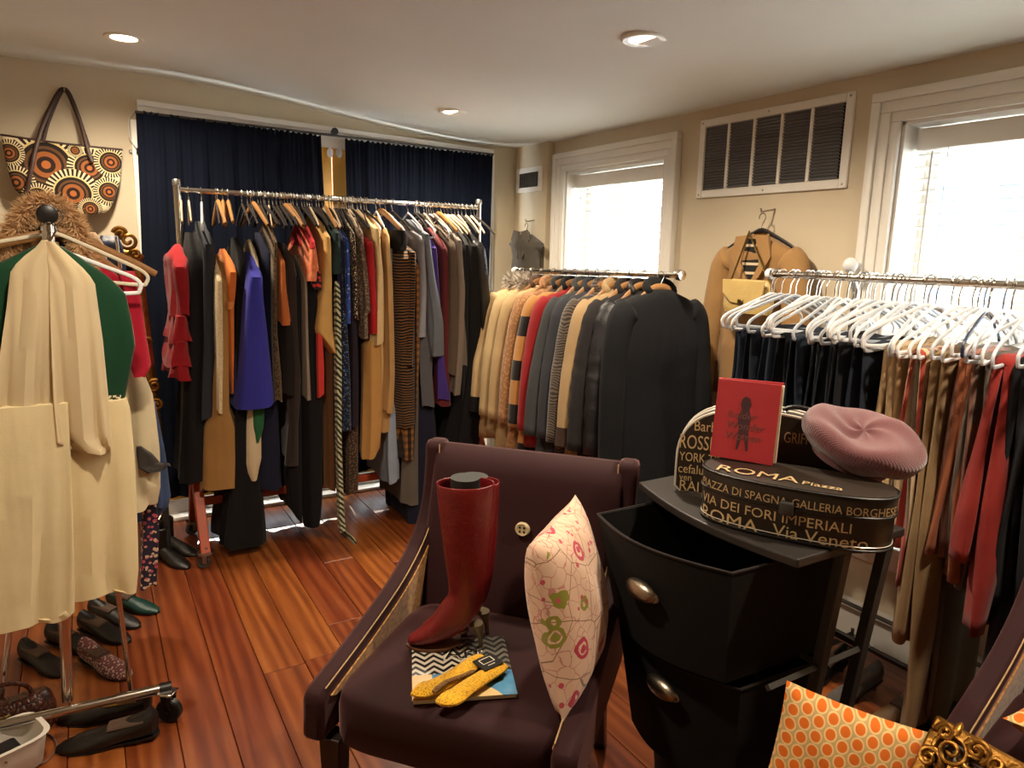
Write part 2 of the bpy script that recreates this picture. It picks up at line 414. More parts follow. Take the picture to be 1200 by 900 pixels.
# ------------------------------------------------------------------ doorway, doors, curtains
d = sroot('door_1', (0, YB, 0))
xm = ony(389, 250, YB+.03).x
for a, b_ in ((DX0+.01, xm-.003), (xm+.003, DX1-.01)):
    lf = MB(); yy = YB+.02; st = .105
    for x in (a+st/2, b_-st/2): lf.box((x, yy, DZ/2+.01), (st, .04, DZ-.02), ch=.004)
    for z, h in ((.09, .14), (1.0, .12), (DZ-.07, .12)): lf.box(((a+b_)/2, yy, z), (b_-a-2*st+.004, .036, h), ch=.004)
    lo = lf.build('door_leaf', M['doorwood'], d, world=True)
    for z0, z1 in ((.16, .94), (1.06, DZ-.13)):
        MB().box(((a+b_)/2, yy, (z0+z1)/2), (b_-a-2*st, .006, z1-z0)).build('pane', M['glass'], d, world=True, smooth=False)
for px in (383.5, 394):
    p = ony(px, 180, YB+.025)
    MB().lathe([(.001, 0), (.011, 0), (.012, .004), (.008, .02), (.016, .026), (.017, .034), (.010, .042), (.001, .044)], 16, (p.x, YB+.0, p.z), Matrix.Rotation(PI/2, 3, 'X') @ Matrix.Diagonal((1, 1.7, 1))).build('knob', M['plastic_white'], d, world=True)
tr = sroot('trim_1', (0, YB, 0))
pa, pb = ony(160, 117, YB-.03), ony(577, 176, YB-.03)
def header(zo, hh, th):
    b = MB(); f = lambda u, v, q: Vector((u, q, v))
    b.prism([(pa.x, pa.z+zo-hh), (pb.x, pb.z+zo-hh), (pb.x, pb.z+zo), (pa.x, pa.z+zo)], YB-th, YB+.001, f); return b
header(0, .025, .05).build('header_cap', M['white'], tr, world=True, smooth=False)
header(-.025, .085, .032).build('header', M['white'], tr, world=True, smooth=False)
for x, wd in ((DX0-.022, .045), (DX1+.014, .028)):
    MB().box((x, YB-.012, DZ/2), (wd, .024, DZ), ch=.004).build('casing', M['white'], tr, world=True)
MB().box(((DX0+DX1)/2, YB-.02, .012), (DX1-DX0+.06, .16, .024), ch=.006).build('threshold', M['white'], tr, world=True)
MB().box(((DX0+DX1)/2, YB-.012, .06), (DX1-DX0, .012, .075), ch=.003).build('kick_board', M['white'], tr, world=True)
# curtains
def curtain(label, tops, bots, zb, ph):
    """tops/bots: (px,py) of the two upper corners, x of the lower ones"""
    Y = YB-.085; a, b_ = ony(*tops[0], Y), ony(*tops[1], Y)
    m = MB(); nu, nv = 150, 14; rows = []
    for j in range(nv+1):
        t = j/nv; row = []
        for i in range(nu+1):
            s = i/nu; xt = lerp(a.x, b_.x, s); zt = lerp(a.z, b_.z, s); xb = lerp(bots[0], bots[1], s)
            am = lerp(.010, .024, t**.7)
            y = Y+am*(.6*math.sin(s*2*PI*8.3+ph+.9*math.sin(s*7+t))+.45*math.sin(s*2*PI*13.7+ph*2+1.3*math.sin(s*5)))+.005*math.sin(s*2*PI*37+ph*2)*(1-t)**3
            row.append((lerp(xt, xb, t**1.3), y, lerp(zt+.006*math.sin(s*190), zb, t)))
        rows.append(row)
    vs = [p for r in rows for p in r]; n = nu+1
    fs = [(j*n+i, j*n+i+1, (j+1)*n+i+1, (j+1)*n+i) for j in range(nv) for i in range(nu)]
    o = m.add(vs, fs).build('curtain', M['curtain'], autos=False)
    q = o.modifiers.new('thick', 'SOLIDIFY'); q.thickness = .003
    tag(o, label, 'curtain'); return o
curtain('navy curtain on the tote bag side of the doorway', [(159, 130), (376, 159)], (ony(166, 500, YB).x, ony(398, 480, YB).x), .135, .3)
curtain('navy curtain on the corner vent side of the doorway', [(404, 163), (577, 182)], (ony(412, 500, YB).x, ony(556, 520, YB).x), .135, 2.1)
rod = thing('curtain_rod', 'thin dark curtain rod with a round black centre bracket', 'curtain rod', (1.2, YB-.085, 2.08))
pa, pb = ony(158, 131, YB-.085), ony(578, 181, YB-.085)
MB().tube([pa, pb], .007, 8).build('rod', M['black_metal'], rod, world=True)
p = ony(392, 154, YB-.1)
MB().lathe([(.001, 0), (.018, 0), (.02, .006), (.014, .02), (.012, .05), (.001, .05)], 16, (p.x, p.y-.015, p.z), Matrix.Rotation(-PI/2, 3, 'X')).build('bracket', M['black_plastic'], rod, world=True)
# wall hook and loop of wire left of the curtain
wh = thing('wall_hook', 'silver wall hook with a wire loop next to the navy curtain', 'hook', tuple(ony(156, 180, YB)))
p = ony(157, 178, YB); MB().box((p.x, YB-.006, p.z), (.045, .012, .016), ch=.003).build('plate', M['steel'], wh, world=True)
MB().tube([(p.x+.01, YB-.01, p.z), (p.x+.012, YB-.04, p.z-.005), (p.x+.012, YB-.05, p.z+.015)], .004, 8).build('hook', M['steel'], wh, world=True)
MB().tube(crom([(p.x+.012, YB-.045, p.z+.01), (p.x-.016, YB-.02, p.z+.07), (p.x-.012, YB-.02, p.z+.15), (p.x+.02, YB-.02, p.z+.20), (p.x+.035, YB-.02, p.z+.16)]), .0022, 6).build('wire_loop', M['plastic_white'], wh, world=True)

# ------------------------------------------------------------------ vents
gv = thing('return_air_grille', 'large white return air grille with five louvred panels', 'vent', (XR, 2.175, 1.945))
ya, yb, za, zb = 1.778, 2.574, 1.767, 2.123; fr = .036
f = MB()
for y in (ya+fr/2, yb-fr/2): f.box((XR-.006, y, (za+zb)/2), (.012, fr, zb-za), ch=.003)
for z in (za+fr/2, zb-fr/2): f.box((XR-.006, (ya+yb)/2, z), (.012, yb-ya-2*fr+.004, fr), ch=.003)
f.build('frame', M['white'], gv, world=True)
pw = (yb-ya-2*fr)/5
for k in range(1, 5): MB().box((XR-.007, ya+fr+k*pw, (za+zb)/2), (.012, .017, zb-za-2*fr), ch=.002).build('mullion', M['white'], gv, world=True)
MB().box((XR-.0008, (ya+yb)/2, (za+zb)/2), (.001, yb-ya-.03, zb-za-.03)).build('duct_shade', plain('shade_black', '#0c0c0d', .9), gv, world=True, smooth=False)  # black sheet on the solid wall, paints the shade behind the louvres
lou = plain('louvre_grey', '#77777a', .5)
lm = None; nl = 22
for k in range(5):
    for q in range(nl):
        z = za+fr+(q+.5)*(zb-za-2*fr)/nl; y = ya+fr+(k+.5)*pw
        if lm is None:
            o = MB().box((0, 0, 0), (.014, pw-.018, .0016), rot=Matrix.Rotation(math.radians(38), 3, 'Y')).build('louvre', lou, gv, smooth=False); lm = o.data
        else:
            o = bpy.data.objects.new('louvre', lm); C.objects.link(o); o.parent = gv
        o.location = (-.0075, y-2.175, z-1.945)
for y in (ya+.018, (ya+yb)/2, yb-.018):
    for z in (za+.016, zb-.016):
        MB().lathe([(.001, 0), (.005, 0), (.004, .002), (.001, .003)], 8, (XR-.012, y, z), Matrix.Rotation(-PI/2, 3, 'Y')).build('screw', M['steel'], gv, world=True)
XC = 2.50
ca, cb = onx(606, 214, XC), onx(636, 208, XC); ym = (ca.y+cb.y)/2; zc = 1.955; wv, hv = abs(ca.y-cb.y), .155
sv = thing('wall_register', 'small white wall register with upright slots in the corner', 'vent', (XC, ym, zc))
f = MB()
for s in (-1, 1):
    f.box((XC-.005, ym+s*(wv/2-.02), zc), (.010, .04, hv), ch=.002); f.box((XC-.005, ym, zc+s*(hv/2-.016)), (.010, wv-.078, .032), ch=.002)
f.build('frame', M['white'], sv, world=True)
MB().box((XC-.001, ym, zc), (.001, wv-.05, hv-.04)).build('duct_shade', plain('shade_black', '#0c0c0d'), sv, world=True, smooth=False)  # thin black sheet, painted shade behind the slots
for k in range(11): MB().box((XC-.005, ym-wv/2+.045+k*(wv-.09)/10, zc), (.009, .004, hv-.06)).build('slot_bar', M['steel'], sv, world=True, smooth=False)

# ------------------------------------------------------------------ recessed ceiling lamps
lens = emit('warm_lamp_lens', '#ffe2b4', 14)
def can(px=None, py=None, xy=None, lab=''):
    if xy is None:
        z = 2.2
        for _ in range(8): p = onz(px, py, z); z = ceil_z(p.x)
        x, y = p.x, p.y
    else: x, y = xy; z = ceil_z(x)
    t = thing('recessed_light', lab, 'ceiling light', (x, y, z))
    MB().lathe([(.052, .006), (.052, -.004), (.072, -.006), (.076, -.002), (.076, .006)], 28, (0, 0, 0)).build('trim_ring', M['white'], t)
    MB().lathe([(.001, -.001), (.05, -.001), (.05, .004), (.001, .004)], 28).build('lens', lens, t)
    ld = bpy.data.lights.new('lamp', 'SPOT'); ld.energy = CAN_W; ld.spot_size = math.radians(160); ld.spot_blend = .9; ld.shadow_soft_size = .05; ld.color = (1, .84, .64)
    lo = bpy.data.objects.new('lamp', ld); C.objects.link(lo); lo.parent = t; lo.location = (0, 0, -.02)
can(145, 44, lab='round recessed ceiling lamp above the near end clothes stand')
can(755, 46, lab='round recessed ceiling lamp in front of the large grille')
can(531, 131, lab='round recessed ceiling lamp by the navy curtains')
can(xy=(.18, 1.55), lab='added unseen recessed ceiling lamp over the open floor')  # added lamp out of view, continues the lamp grid towards the camera
can(xy=(1.78, .5), lab='added unseen recessed ceiling lamp above the dark drawer unit')  # another added lamp, unseen, lights the near right side
# ------------------------------------------------------------------ clothes: generators
def garment_rows(outline, Y, nrow=26):
    """outline: (py, px_left, px_right) from top to bottom, lying on the plane y=Y -> rows of (z, cx, tx)"""
    o = []
    for py, xl, xr in outline:
        a, b_ = ony(xl, py, Y), ony(xr, py, Y); o.append(((a.z+b_.z)/2, (a.x+b_.x)/2, max(.004, (b_.x-a.x)/2)))
    out = []; zt, zb = o[0][0], o[-1][0]
    for k in range(nrow+1):
        z = lerp(zt, zb, k/nrow)
        for i in range(len(o)-1):
            if o[i][0] >= z >= o[i+1][0] or i == len(o)-2:
                d_ = o[i][0]-o[i+1][0]; t = 0 if d_ < 1e-6 else (o[i][0]-z)/d_; t = min(1, max(0, t))
                out.append((z, lerp(o[i][1], o[i+1][1], t), lerp(o[i][2], o[i+1][2], t))); break
    return out
def tube_cloth(rows, yc, hw, shoulder=.10, ax=.011, fx=9, ay=.006, fy=6, ph=None, n=34, e=.45, hemw=.0):
    ph = random.uniform(0, 6) if ph is None else ph
    zt, zb = rows[0][0], rows[-1][0]; rings = []
    for (z, cx, tx) in rows:
        s = min(1, .16+.84*((zt-z)/shoulder)**.75) if shoulder > 0 and zt-z < shoulder else 1
        t = (zt-z)/max(.01, zt-zb); h = hw*s*(1+hemw*t); ring = []
        amx = ax*min(1, .25+t)*min(1, tx/.02); amy = ay*min(1, .2+t)
        for j in range(n):
            th = 2*PI*j/n; c, q = math.cos(th), math.sin(th)
            X = math.copysign(abs(c)**e, c)*tx; Yy = math.copysign(abs(q)**e, q)*h
            xx = cx+X+amx*(math.sin(fx*2*PI*Yy+ph+1.3*math.sin(t*2.2+ph))+.5*math.sin(fx*4.7*PI*Yy+ph*3+t)); yy = yc+Yy+amy*(math.sin(fy*2*PI*X+ph*1.7+t*1.1)+.55*math.sin(fy*4.3*PI*X+ph*.7-t*1.6))
            ring.append((xx, yy, z+(.009*math.sin(th*2+ph)+.004*math.sin(th*5+ph*2))*max(0, (t-.6)/.4)))
        rings.append(ring)
    # turn the hem inside
    zc = [(p[0], p[1], p[2]) for p in rings[-1]]; cx = rows[-1][1]
    rings.append([(lerp(cx, p[0], .9), lerp(yc, p[1], .93), p[2]+.012) for p in zc])
    b = MB(); b.loft(rings); return b
def garment(name, label, cat, parts, group=None, Y=None):
    """parts: (part name, outline, material, front plane y, half depth, kwargs)"""
    if len(parts) == 1:
        pn, ol, m, Yf, hw, kw = parts[0]
        rows = garment_rows(ol, Yf); o = tube_cloth(rows, Yf+hw, hw, **kw).build(name, m)
        # put the object's origin at its hanging point
        L = Vector((rows[0][1], Yf+hw, rows[0][0])); o.data.transform(Matrix.Translation(-L)); o.location = L
        tag(o, label, cat, group); return o
    pn, ol, m, Yf, hw, kw = parts[0]; rows = garment_rows(ol, Yf)
    t = thing(name, label, cat, (rows[0][1], Yf+hw, rows[0][0]), 0, group)
    for pn, ol, m, Yf, hw, kw in parts:
        tube_cloth(garment_rows(ol, Yf), Yf+hw, hw, **kw).build(pn, m, t, world=True)
    return t
# hangers (local: hung on a rail at the origin, arms along x)
def hook_path(r=.017, drop=.06):
    p = [Vector((r*math.cos(a), 0, .003+r*math.sin(a)-r+.002)) for a in [math.radians(200-q*22) for q in range(0, 12)]]
    p += [Vector((.004, 0, -r*2-.005)), Vector((0, 0, -r*2-.02)), Vector((0, 0, -r*2-drop))]; return p
def hanger_proto(kind, label, group, mbody, mhook, wdt=.205, drop=.095, drop_hook=.03):
    t = thing('clothes_hanger' if kind != 'wood' else 'wooden_hanger', label, 'hanger', (0, 0, -50), 0, group)
    MB().tube(hook_path(.017, drop_hook), .0025, 6).build('hook', mhook, t)
    zt = -.034-drop_hook; b = MB()
    if kind == 'tubular':      # closed loop with shoulders, rounded ends and a bar
        L = []
        pts = [(0, 0, zt), (.035, 0, zt-.010), (wdt*.62, 0, zt-.052), (wdt*.9, 0, zt-.078), (wdt, 0, zt-.098), (wdt*.985, 0, zt-.118), (wdt*.93, 0, zt-.126), (wdt*.5, 0, zt-.127), (0, 0, zt-.127)]
        full = pts+[(-x, y, z) for x, y, z in reversed(pts[1:-1])]
        sm = crom(full+[full[0]], 3)[:-1]; b.tube(sm, .0058, 8, close=True, up=(0, 1, 0), flat=.8)
    elif kind == 'flocked':
        L = crom([(-wdt, 0, zt-drop), (-wdt*.7, 0, zt-drop*.62), (-.04, 0, zt-.012), (0, 0, zt), (.04, 0, zt-.012), (wdt*.7, 0, zt-drop*.62), (wdt, 0, zt-drop)], 4)
        b.tube(L, [.006+.003*math.sin(i/(len(L)-1)*PI) for i in range(len(L))], 8, up=(0, 1, 0), flat=.55)
    else:
        L = crom([(-wdt, 0, zt-drop), (-wdt*.75, 0, zt-drop*.7), (-.05, 0, zt-.010), (0, 0, zt+.004), (.05, 0, zt-.010), (wdt*.75, 0, zt-drop*.7), (wdt, 0, zt-drop)], 4)
        b.tube(L, [.010+.006*math.sin(i/(len(L)-1)*PI) for i in range(len(L))], 10, up=(0, 1, 0), flat=.6)
    b.build('body', mbody, t); return t
protos = {}; used = set()
def hang(key, loc, rz, tilt=0.0, label=None, group=None):
    src = protos[key]
    if key in used: o = copy_tree(src)
    else: o = src; used.add(key)
    o.location = loc; o.rotation_euler = (0, tilt, rz); o['_L'] = tuple(loc)
    if label: o['label'] = label
    return o
RB = 'hangers on the long dress rack'
protos['b_flock'] = hanger_proto('flocked', 'slim dark velvet hanger on the long dress rack', RB, cloth('#2a2320'), M['chrome'])
protos['b_beige'] = hanger_proto('flocked', 'slim beige velvet hanger on the long dress rack', RB, cloth('#b8a284'), M['chrome'])
protos['b_wood'] = hanger_proto('wood', 'varnished wooden hanger on the long dress rack', RB, M['wood'], M['chrome'])
protos['b_white'] = hanger_proto('tubular', 'white plastic hanger on the long dress rack', RB, M['plastic_white'], M['chrome'])
protos['c_coat'] = hanger_proto('wood', 'wooden coat hanger on the short coat rack', 'hangers on the short coat rack', M['wood'], M['chrome'], .165, .10)
protos['t_white'] = hanger_proto('tubular', 'white tubular plastic hanger on the trouser rack', 'white hangers on the trouser rack', M['plastic_white'], M['chrome'], .215, drop_hook=.052)
protos['t_grey'] = hanger_proto('tubular', 'pale grey tubular plastic hanger on the trouser rack', 'pale grey hangers on the trouser rack', M['plastic_grey'], M['chrome'], .215, drop_hook=.052)

# ------------------------------------------------------------------ racks
def caster(parent, x, y, z, r=.03, rz=0, world=True, wm=None, fork=None):
    R = Matrix.Rotation(rz, 3, 'Z'); c = Vector((x, y, z))
    wl = MB().lathe([(.001, -.011), (r*.45, -.011), (r*.5, -.009), (r*.9, -.012), (r, -.008), (r, .008), (r*.9, .012), (r*.5, .009), (r*.45, .011), (.001, .011)], 22, c, R @ Matrix.Rotation(PI/2, 3, 'X')).build('caster_wheel', wm or M['black_plastic'], parent, world=world)
    f = MB()
    for s in (-1, 1): f.box(c+R @ Vector((.008, s*.016, r*.55)), (.02, .003, r*1.5), R)
    f.box(c+R @ Vector((.012, 0, r*1.32)), (.035, .036, .006), R, ch=.002); f.tube([c+R @ Vector((.014, 0, r*1.3)), c+R @ Vector((.014, 0, r*1.3+.03))], .007, 10)
    f.build('caster_fork', fork or M['steel'], parent, world=world)
RY, RZ = 3.65, 1.757
XA, XB2 = ony(207, 218, RY).x, ony(561, 242, RY).x
br = thing('garment_rack', 'long chrome garment rack on an orange wooden base before the navy curtains', 'clothes rack', (1.15, RY, 0))
za, zb2 = ony(207, 219, RY).z, ony(561, 241, RY).z
MB().tube([(XA-.005, RY, za-.012), (XB2+.005, RY, zb2-.012)], .0125, 14).build('rail', M['chrome'], br, world=True)
for x, zt in ((XA, za), (XB2, zb2)):
    MB().tube([(x, RY, .40), (x, RY, zt+.012)], .015, 14).build('upright', M['chrome'], br, world=True)
    MB().lathe([(.001, .0), (.018, 0), (.018, .02), (.014, .026), (.001, .027)], 14, (x, RY, zt+.008)).build('cap', M['steel'], br, world=True)
    MB().tube([(x, RY, zt-.30), (x, RY, zt-.28)], .019, 14).build('collar', M['steel'], br, world=True)
    # splayed wooden foot: two sloping legs meeting under the upright
    for s in (-1, 1):
        b = MB(); f = lambda u, v, q, x=x, s=s: Vector((x+q, RY+s*u, v))
        b.prism([(0, .46), (.03, .46), (.245, .075), (.20, .075), (.0, .37)], -.022, .022, f)
        b.build('foot', M['orange_wood'], br, world=True, smooth=False, bevel=.004)
        MB().lathe([(.001, 0), (.036, 0), (.038, .006), (.036, .012), (.001, .012)], 18, (x, RY+s*.222, .066)).build('caster_plate', M['steel'], br, world=True)
        caster(br, x-.01, RY+s*.225, .030, .030, .4*s, wm=plain('grey_rubber', '#3b3733', .6))
MB().box(((XA+XB2)/2, RY+.012, .245), (XB2-XA-.02, .022, .042), ch=.004).build('stretcher', M['orange_wood'], br, world=True)

# ------------------------------------------------------------------ long rack clothes
BK = 'clothes on the long dress rack'
black = cloth('#121011'); blackb = cloth('#0d0c0d', 400)
rnd_h = ['b_flock', 'b_beige', 'b_flock', 'b_wood', 'b_beige']
occ = []
def rack_hanger(x, key=None, hw=None):
    z = lerp(za, zb2, (x-XA)/(XB2-XA)); o = hang(key or random.choice(rnd_h), (x, RY, z), PI/2+random.uniform(-.16, .16), random.uniform(-.03, .03)); occ.append(x); return o
def BG(name, label, cat, parts, hx=None, hk=None, group=None):
    """parts: (part, outline, mat, hw, kwargs); hx: pixel column of the hook"""
    def up(ol):
        if ol[0][0] < 310 or hx is False: return ol
        c = (ol[0][1]+ol[0][2])/2-3; return [(280, c-1.2, c+1.2), (ol[0][0]-6, c+1.8, c+4.2)]+ol
    pp = [(pn, up(ol) if i == 0 else ol, m, RY-hw, hw, kw) for i, (pn, ol, m, hw, kw) in enumerate(parts)]
    o = garment(name, label, cat, pp, group)
    p = o.location
    if hx is not False:
        x = p.x if hx is None else ony(hx, 250, RY).x
        rack_hanger(x, hk)
    return o
def D(name, label, cat, ol, m, hw=.19, hx=None, hk=None, dep=None, **kw):
    if dep:
        o = garment(name, label, cat, [('body', ol, m, RY-hw, dep, kw)]); rack_hanger(ony(hx, 250, RY).x, hk); return o
    return BG(name, label, cat, [('body', ol, m, hw, kw)], hx, hk)
# red tiered dress
rd = cloth('#8e1018', 700)
BG('tiered_dress', 'red sleeveless dress with tiers of ruffles at the rack end', 'dress', [
    ('bodice', [(286, 212, 216), (300, 200, 222), (345, 205, 222), (372, 206, 221)], rd, .20, {}),
    ('ruffle', [(368, 207, 220), (400, 203, 227), (403, 203, 227)], rd, .205, {'ax': .01, 'shoulder': .01}),
    ('ruffle', [(398, 205, 222), (427, 200, 224), (432, 199, 225)], rd, .21, {'ax': .012, 'shoulder': .01}),
    ('ruffle', [(424, 204, 222), (446, 201, 226)], rd, .205, {'ax': .012, 'shoulder': .01})], 213, 'b_beige')
D('evening_dress', 'long black evening dress between the red dress and the cream lace dress', 'dress', [(272, 222, 240), (300, 218, 247), (420, 219, 252), (520, 216, 254), (566, 214, 255)], black, .17, 222, 'b_beige')
D('jacket', 'charcoal jacket with a silver zip next to the cream lace dress', 'jacket', [(258, 236, 246), (290, 238, 254), (400, 240, 256), (492, 236, 258)], cloth('#2a2d33'), .20, 237, 'b_white')
D('long_coat', 'light brown raincoat hanging behind the cream lace dress', 'coat', [(300, 259, 268), (350, 258, 272), (480, 249, 272), (500, 240, 281), (545, 238, 281), (573, 237, 280)], cloth('#9c7440'), .21, 262, 'b_wood', ax=.010)
D('camel_coat', 'short dull brown coat whose hem shows beside the raincoat', 'coat', [(330, 246, 256), (470, 240, 254), (555, 236, 250), (572, 235, 252)], cloth('#6f5638'), .16, 254, 'b_flock')
D('lace_dress', 'cream lace sleeveless dress next to the orange one', 'dress', [(300, 257, 259), (316, 252, 262), (360, 252, 263), (420, 254, 263), (484, 254, 262)], spots('#cfbb94', '#a58f68', 130, .28, 'cream_lace'), .235, 256, 'b_wood', ax=.003)
og = cloth('#c5692a')
BG('belted_dress', 'burnt orange dress with a thin belt', 'dress', [('body', [(292, 268, 272), (314, 266, 280), (340, 265, 279), (359, 267, 276), (420, 269, 276), (462, 273, 274)], og, .225, {'ax': .004}),
    ('belt', [(354, 265.5, 276.5), (362, 266, 277)], cloth('#dd8d48'), .23, {'shoulder': 0, 'ax': 0})], 268, 'b_wood')
D('pleated_skirt', 'full black floor-length gown with a flared hem', 'dress', [(278, 280, 288), (330, 279, 292), (480, 276, 296), (560, 270, 306), (638, 261, 313), (642, 262, 312)], blackb, .20, 284, 'b_flock', ax=.014, fx=7)
BL = cloth('#2f2f8e', 600)
BG('cocktail_dress', 'royal blue sleeveless A-line dress', 'dress', [('body', [(296, 300, 306), (318, 292, 309), (352, 287, 311), (400, 283, 317), (470, 276, 325), (478, 276, 325)], BL, .262, {'ax': .004, 'e': .35}),
    ('waist_seam', [(355, 287, 311), (357, 287, 311)], cloth('#232370'), .263, {'shoulder': 0, 'ax': 0})], 297, 'b_wood')
D('silk_scarf', 'dark green silk scarf showing below the royal blue dress', 'scarf', [(300, 299, 304), (470, 292, 312), (500, 292, 311), (518, 299, 304)], cloth('#1d5b35', 700, .2, .5), .215, 303, 'b_flock')
D('cream_blouse', 'cream blouse with a pointed hem below the green scarf', 'blouse', [(330, 302, 306), (500, 291, 310), (545, 291, 311), (563, 297, 303)], cloth('#c9b795'), .205, 306, 'b_flock')
D('navy_gown', 'narrow midnight navy gown next to the royal blue dress', 'dress', [(272, 308, 314), (300, 309, 320), (450, 313, 326), (575, 305, 333)], cloth('#14172c'), .17, 311, 'b_flock')
D('olive_print_dress', 'olive brown dress with a patterned skirt', 'dress', [(258, 321, 326), (300, 320, 327), (390, 320, 327), (440, 321, 331), (472, 322, 332)], spots('#5a452a', '#2d2416', 80, .4), .225, 320, 'b_flock', ax=.004)
D('camisole', 'terracotta strappy camisole top', 'top', [(280, 328, 334), (305, 327, 336), (340, 327, 338), (380, 328, 343)], cloth('#b0602c'), .235, 329, 'b_flock', ax=.004)
D('pencil_skirt', 'plain black pencil skirt under the terracotta camisole', 'skirt', [(378, 328, 343), (420, 328, 345), (464, 328, 345)], cloth('#17110f'), .22, 334, 'b_wood', shoulder=.03)
D('sheer_tunic', 'dark brown sheer tunic with a striped weave', 'tunic', [(285, 337, 344), (330, 336, 352), (450, 340, 356), (498, 342, 350), (545, 338, 350)], stripes('#241a16', '#33261f', 130, 0), .20, 338, 'b_wood')
D('black_trousers', 'narrow black trousers with tapered ankles', 'trousers', [(300, 346, 352), (420, 344, 356), (560, 342, 356), (606, 345, 354), (611, 350, 354)], blackb, .20, 344, 'b_flock')
D('grey_scarf', 'taupe satin dress with one long narrow fold', 'dress', [(300, 355, 360), (345, 356, 362), (420, 357, 364), (468, 358, 366)], cloth('#87796a', 700, .2, .5), .225, 354, 'b_flock', ax=.003)
BG('silk_blouse', 'coral silk top with a black and red border', 'top', [
    ('body', [(262, 365, 370), (290, 363, 371), (315, 359, 376), (328, 357, 377)], spots('#d8744e', '#e08a5e', 30, .4), .24, {'ax': .004}),
    ('yoke', [(258, 365, 371), (290, 363.5, 371)], cloth('#b51f26'), .243, {'ax': 0}),
    ('border', [(318, 366, 378), (332, 361, 379), (338, 368, 379)], spots('#1d1416', '#c4302d', 50, .42), .243, {'shoulder': 0})], 363, 'b_beige')
D('wide_trousers', 'wide black trousers that nearly reach the floor', 'trousers', [(300, 360, 372), (400, 358, 380), (500, 358, 382), (600, 359, 379), (617, 361, 376)], blackb, .215, 366, 'b_flock', ax=.009)
D('coral_scarf', 'coral red scarf hanging below the tan shawl', 'scarf', [(385, 372, 378), (430, 372, 381), (465, 373, 381)], cloth('#c6352c', 700, .25, .6), .245, 374, 'b_flock', dep=.04, ax=.002, shoulder=.02)
D('shawl_blouse', 'tan draped blouse with a flared pointed hem', 'blouse', [(252, 378, 386), (290, 380, 390), (340, 375, 392), (388, 367, 394), (398, 378, 395), (413, 391, 396)], cloth('#c59a58', 700, .2, .7), .245, 381, 'b_wood', ax=.004)
D('brown_skirt', 'rust brown skirt beside the striped scarf', 'skirt', [(400, 383, 391), (480, 382, 392), (575, 384, 394)], cloth('#6e4a2c'), .19, 386, 'b_flock')
D('green_shirt', 'bottle green short-sleeved shirt', 'shirt', [(248, 390, 398), (280, 390, 400), (312, 385, 404), (320, 386, 403)], cloth('#1d2f2c'), .24, 391, 'b_flock', ax=.004)
# long striped sash that ends on the floor
gt_ = NT('diagonal_striped_silk'); _x = gt_.xyz(gt_.obj()); _s = gt_.math('ADD', _x[2], gt_.math('ADD', gt_.math('MULTIPLY', _x[0], 1.1), gt_.math('MULTIPLY', gt_.noise(gt_.obj(), 9), .06)))
gt_.base(gt_.mix(gt_.math('GREATER_THAN', gt_.math('FRACT', gt_.math('MULTIPLY', _s, 34.0)), .5), '#16241a', '#b9b894')); gs = gt_.set(.7, 0, .2, .3)
o = D('striped_scarf', 'green and cream striped scarf trailing to the floor', 'scarf', [(330, 394, 399), (420, 394, 401), (520, 395, 401), (600, 397, 404), (622, 398, 406)], gs, .255, 395, 'b_flock', dep=.025, ax=.002, shoulder=.02)
D('navy_blouse', 'navy blouse between the green shirt and the blue print dress', 'blouse', [(256, 398, 404), (300, 398, 407), (374, 394, 408)], cloth('#1b1c3c'), .225, 399, 'b_flock')
D('blue_print_dress', 'bright blue and white brush print dress', 'dress', [(258, 404, 410), (300, 405, 411), (378, 405, 412)], spots('#25489a', '#9db4d8', 75, .33, 'blue_brush_print', '#1a1c40'), .24, 404, 'b_flock', ax=.003)
D('sequin_dress', 'black dress sprinkled with blue and white specks', 'dress', [(370, 398, 408), (440, 397, 412), (504, 398, 413)], spots('#10131f', '#7d9fc9', 120, .3, 'speckled_jersey', '#2d5fae'), .235, 402, 'b_flock', ax=.005, shoulder=.04)
D('beaded_top', 'brown top with a trim of white beads', 'top', [(250, 411, 416), (300, 412, 419), (374, 414, 421)], spots('#2b1a12', '#d9c6a0', 110, .32, 'beaded_trim'), .24, 409, 'b_beige', ax=.003)
D('plum_dress', 'dark plum dress with a long plain skirt', 'dress', [(300, 410, 416), (400, 410, 421), (500, 409, 421)], cloth('#221a26'), .225, 413, 'b_flock')
D('patterned_skirt', 'brown snake patterned skirt with a narrow hem', 'skirt', [(420, 409, 418), (500, 407, 421), (580, 406, 420)], spots('#33251b', '#6b5136', 90, .4), .20, 411, 'b_flock', shoulder=.03)
D('print_blouse', 'grey and brown print blouse with a cuffed sleeve', 'blouse', [(246, 418, 424), (280, 419, 427), (340, 422, 433), (366, 423, 434), (368, 424, 430), (396, 424, 431)], spots('#5b4a3c', '#8d7a66', 85, .4), .235, 419, 'b_beige')
rd2 = cloth('#a3151c')
BG('red_cardigan', 'bright red cardigan with a dark red lining', 'cardigan', [('body', [(268, 428, 436), (330, 430, 441), (420, 432, 444), (486, 434, 446)], cloth('#6e0f15'), .20, {}),
    ('sleeve', [(270, 428, 437), (320, 430, 441), (390, 434, 445)], rd2, .245, {'shoulder': .05})], 430, 'b_white')
cr = cloth('#c9a872')
BG('cream_cardigan', 'cream knit cardigan next to the bright red one', 'cardigan', [('body', [(250, 437, 446), (300, 438, 450), (400, 440, 456), (480, 438, 458)], cr, .20, {}),
    ('sleeve', [(256, 437, 445), (320, 440, 451), (404, 438, 452)], cloth('#d3b583'), .245, {'shoulder': .05})], 441, 'b_white')
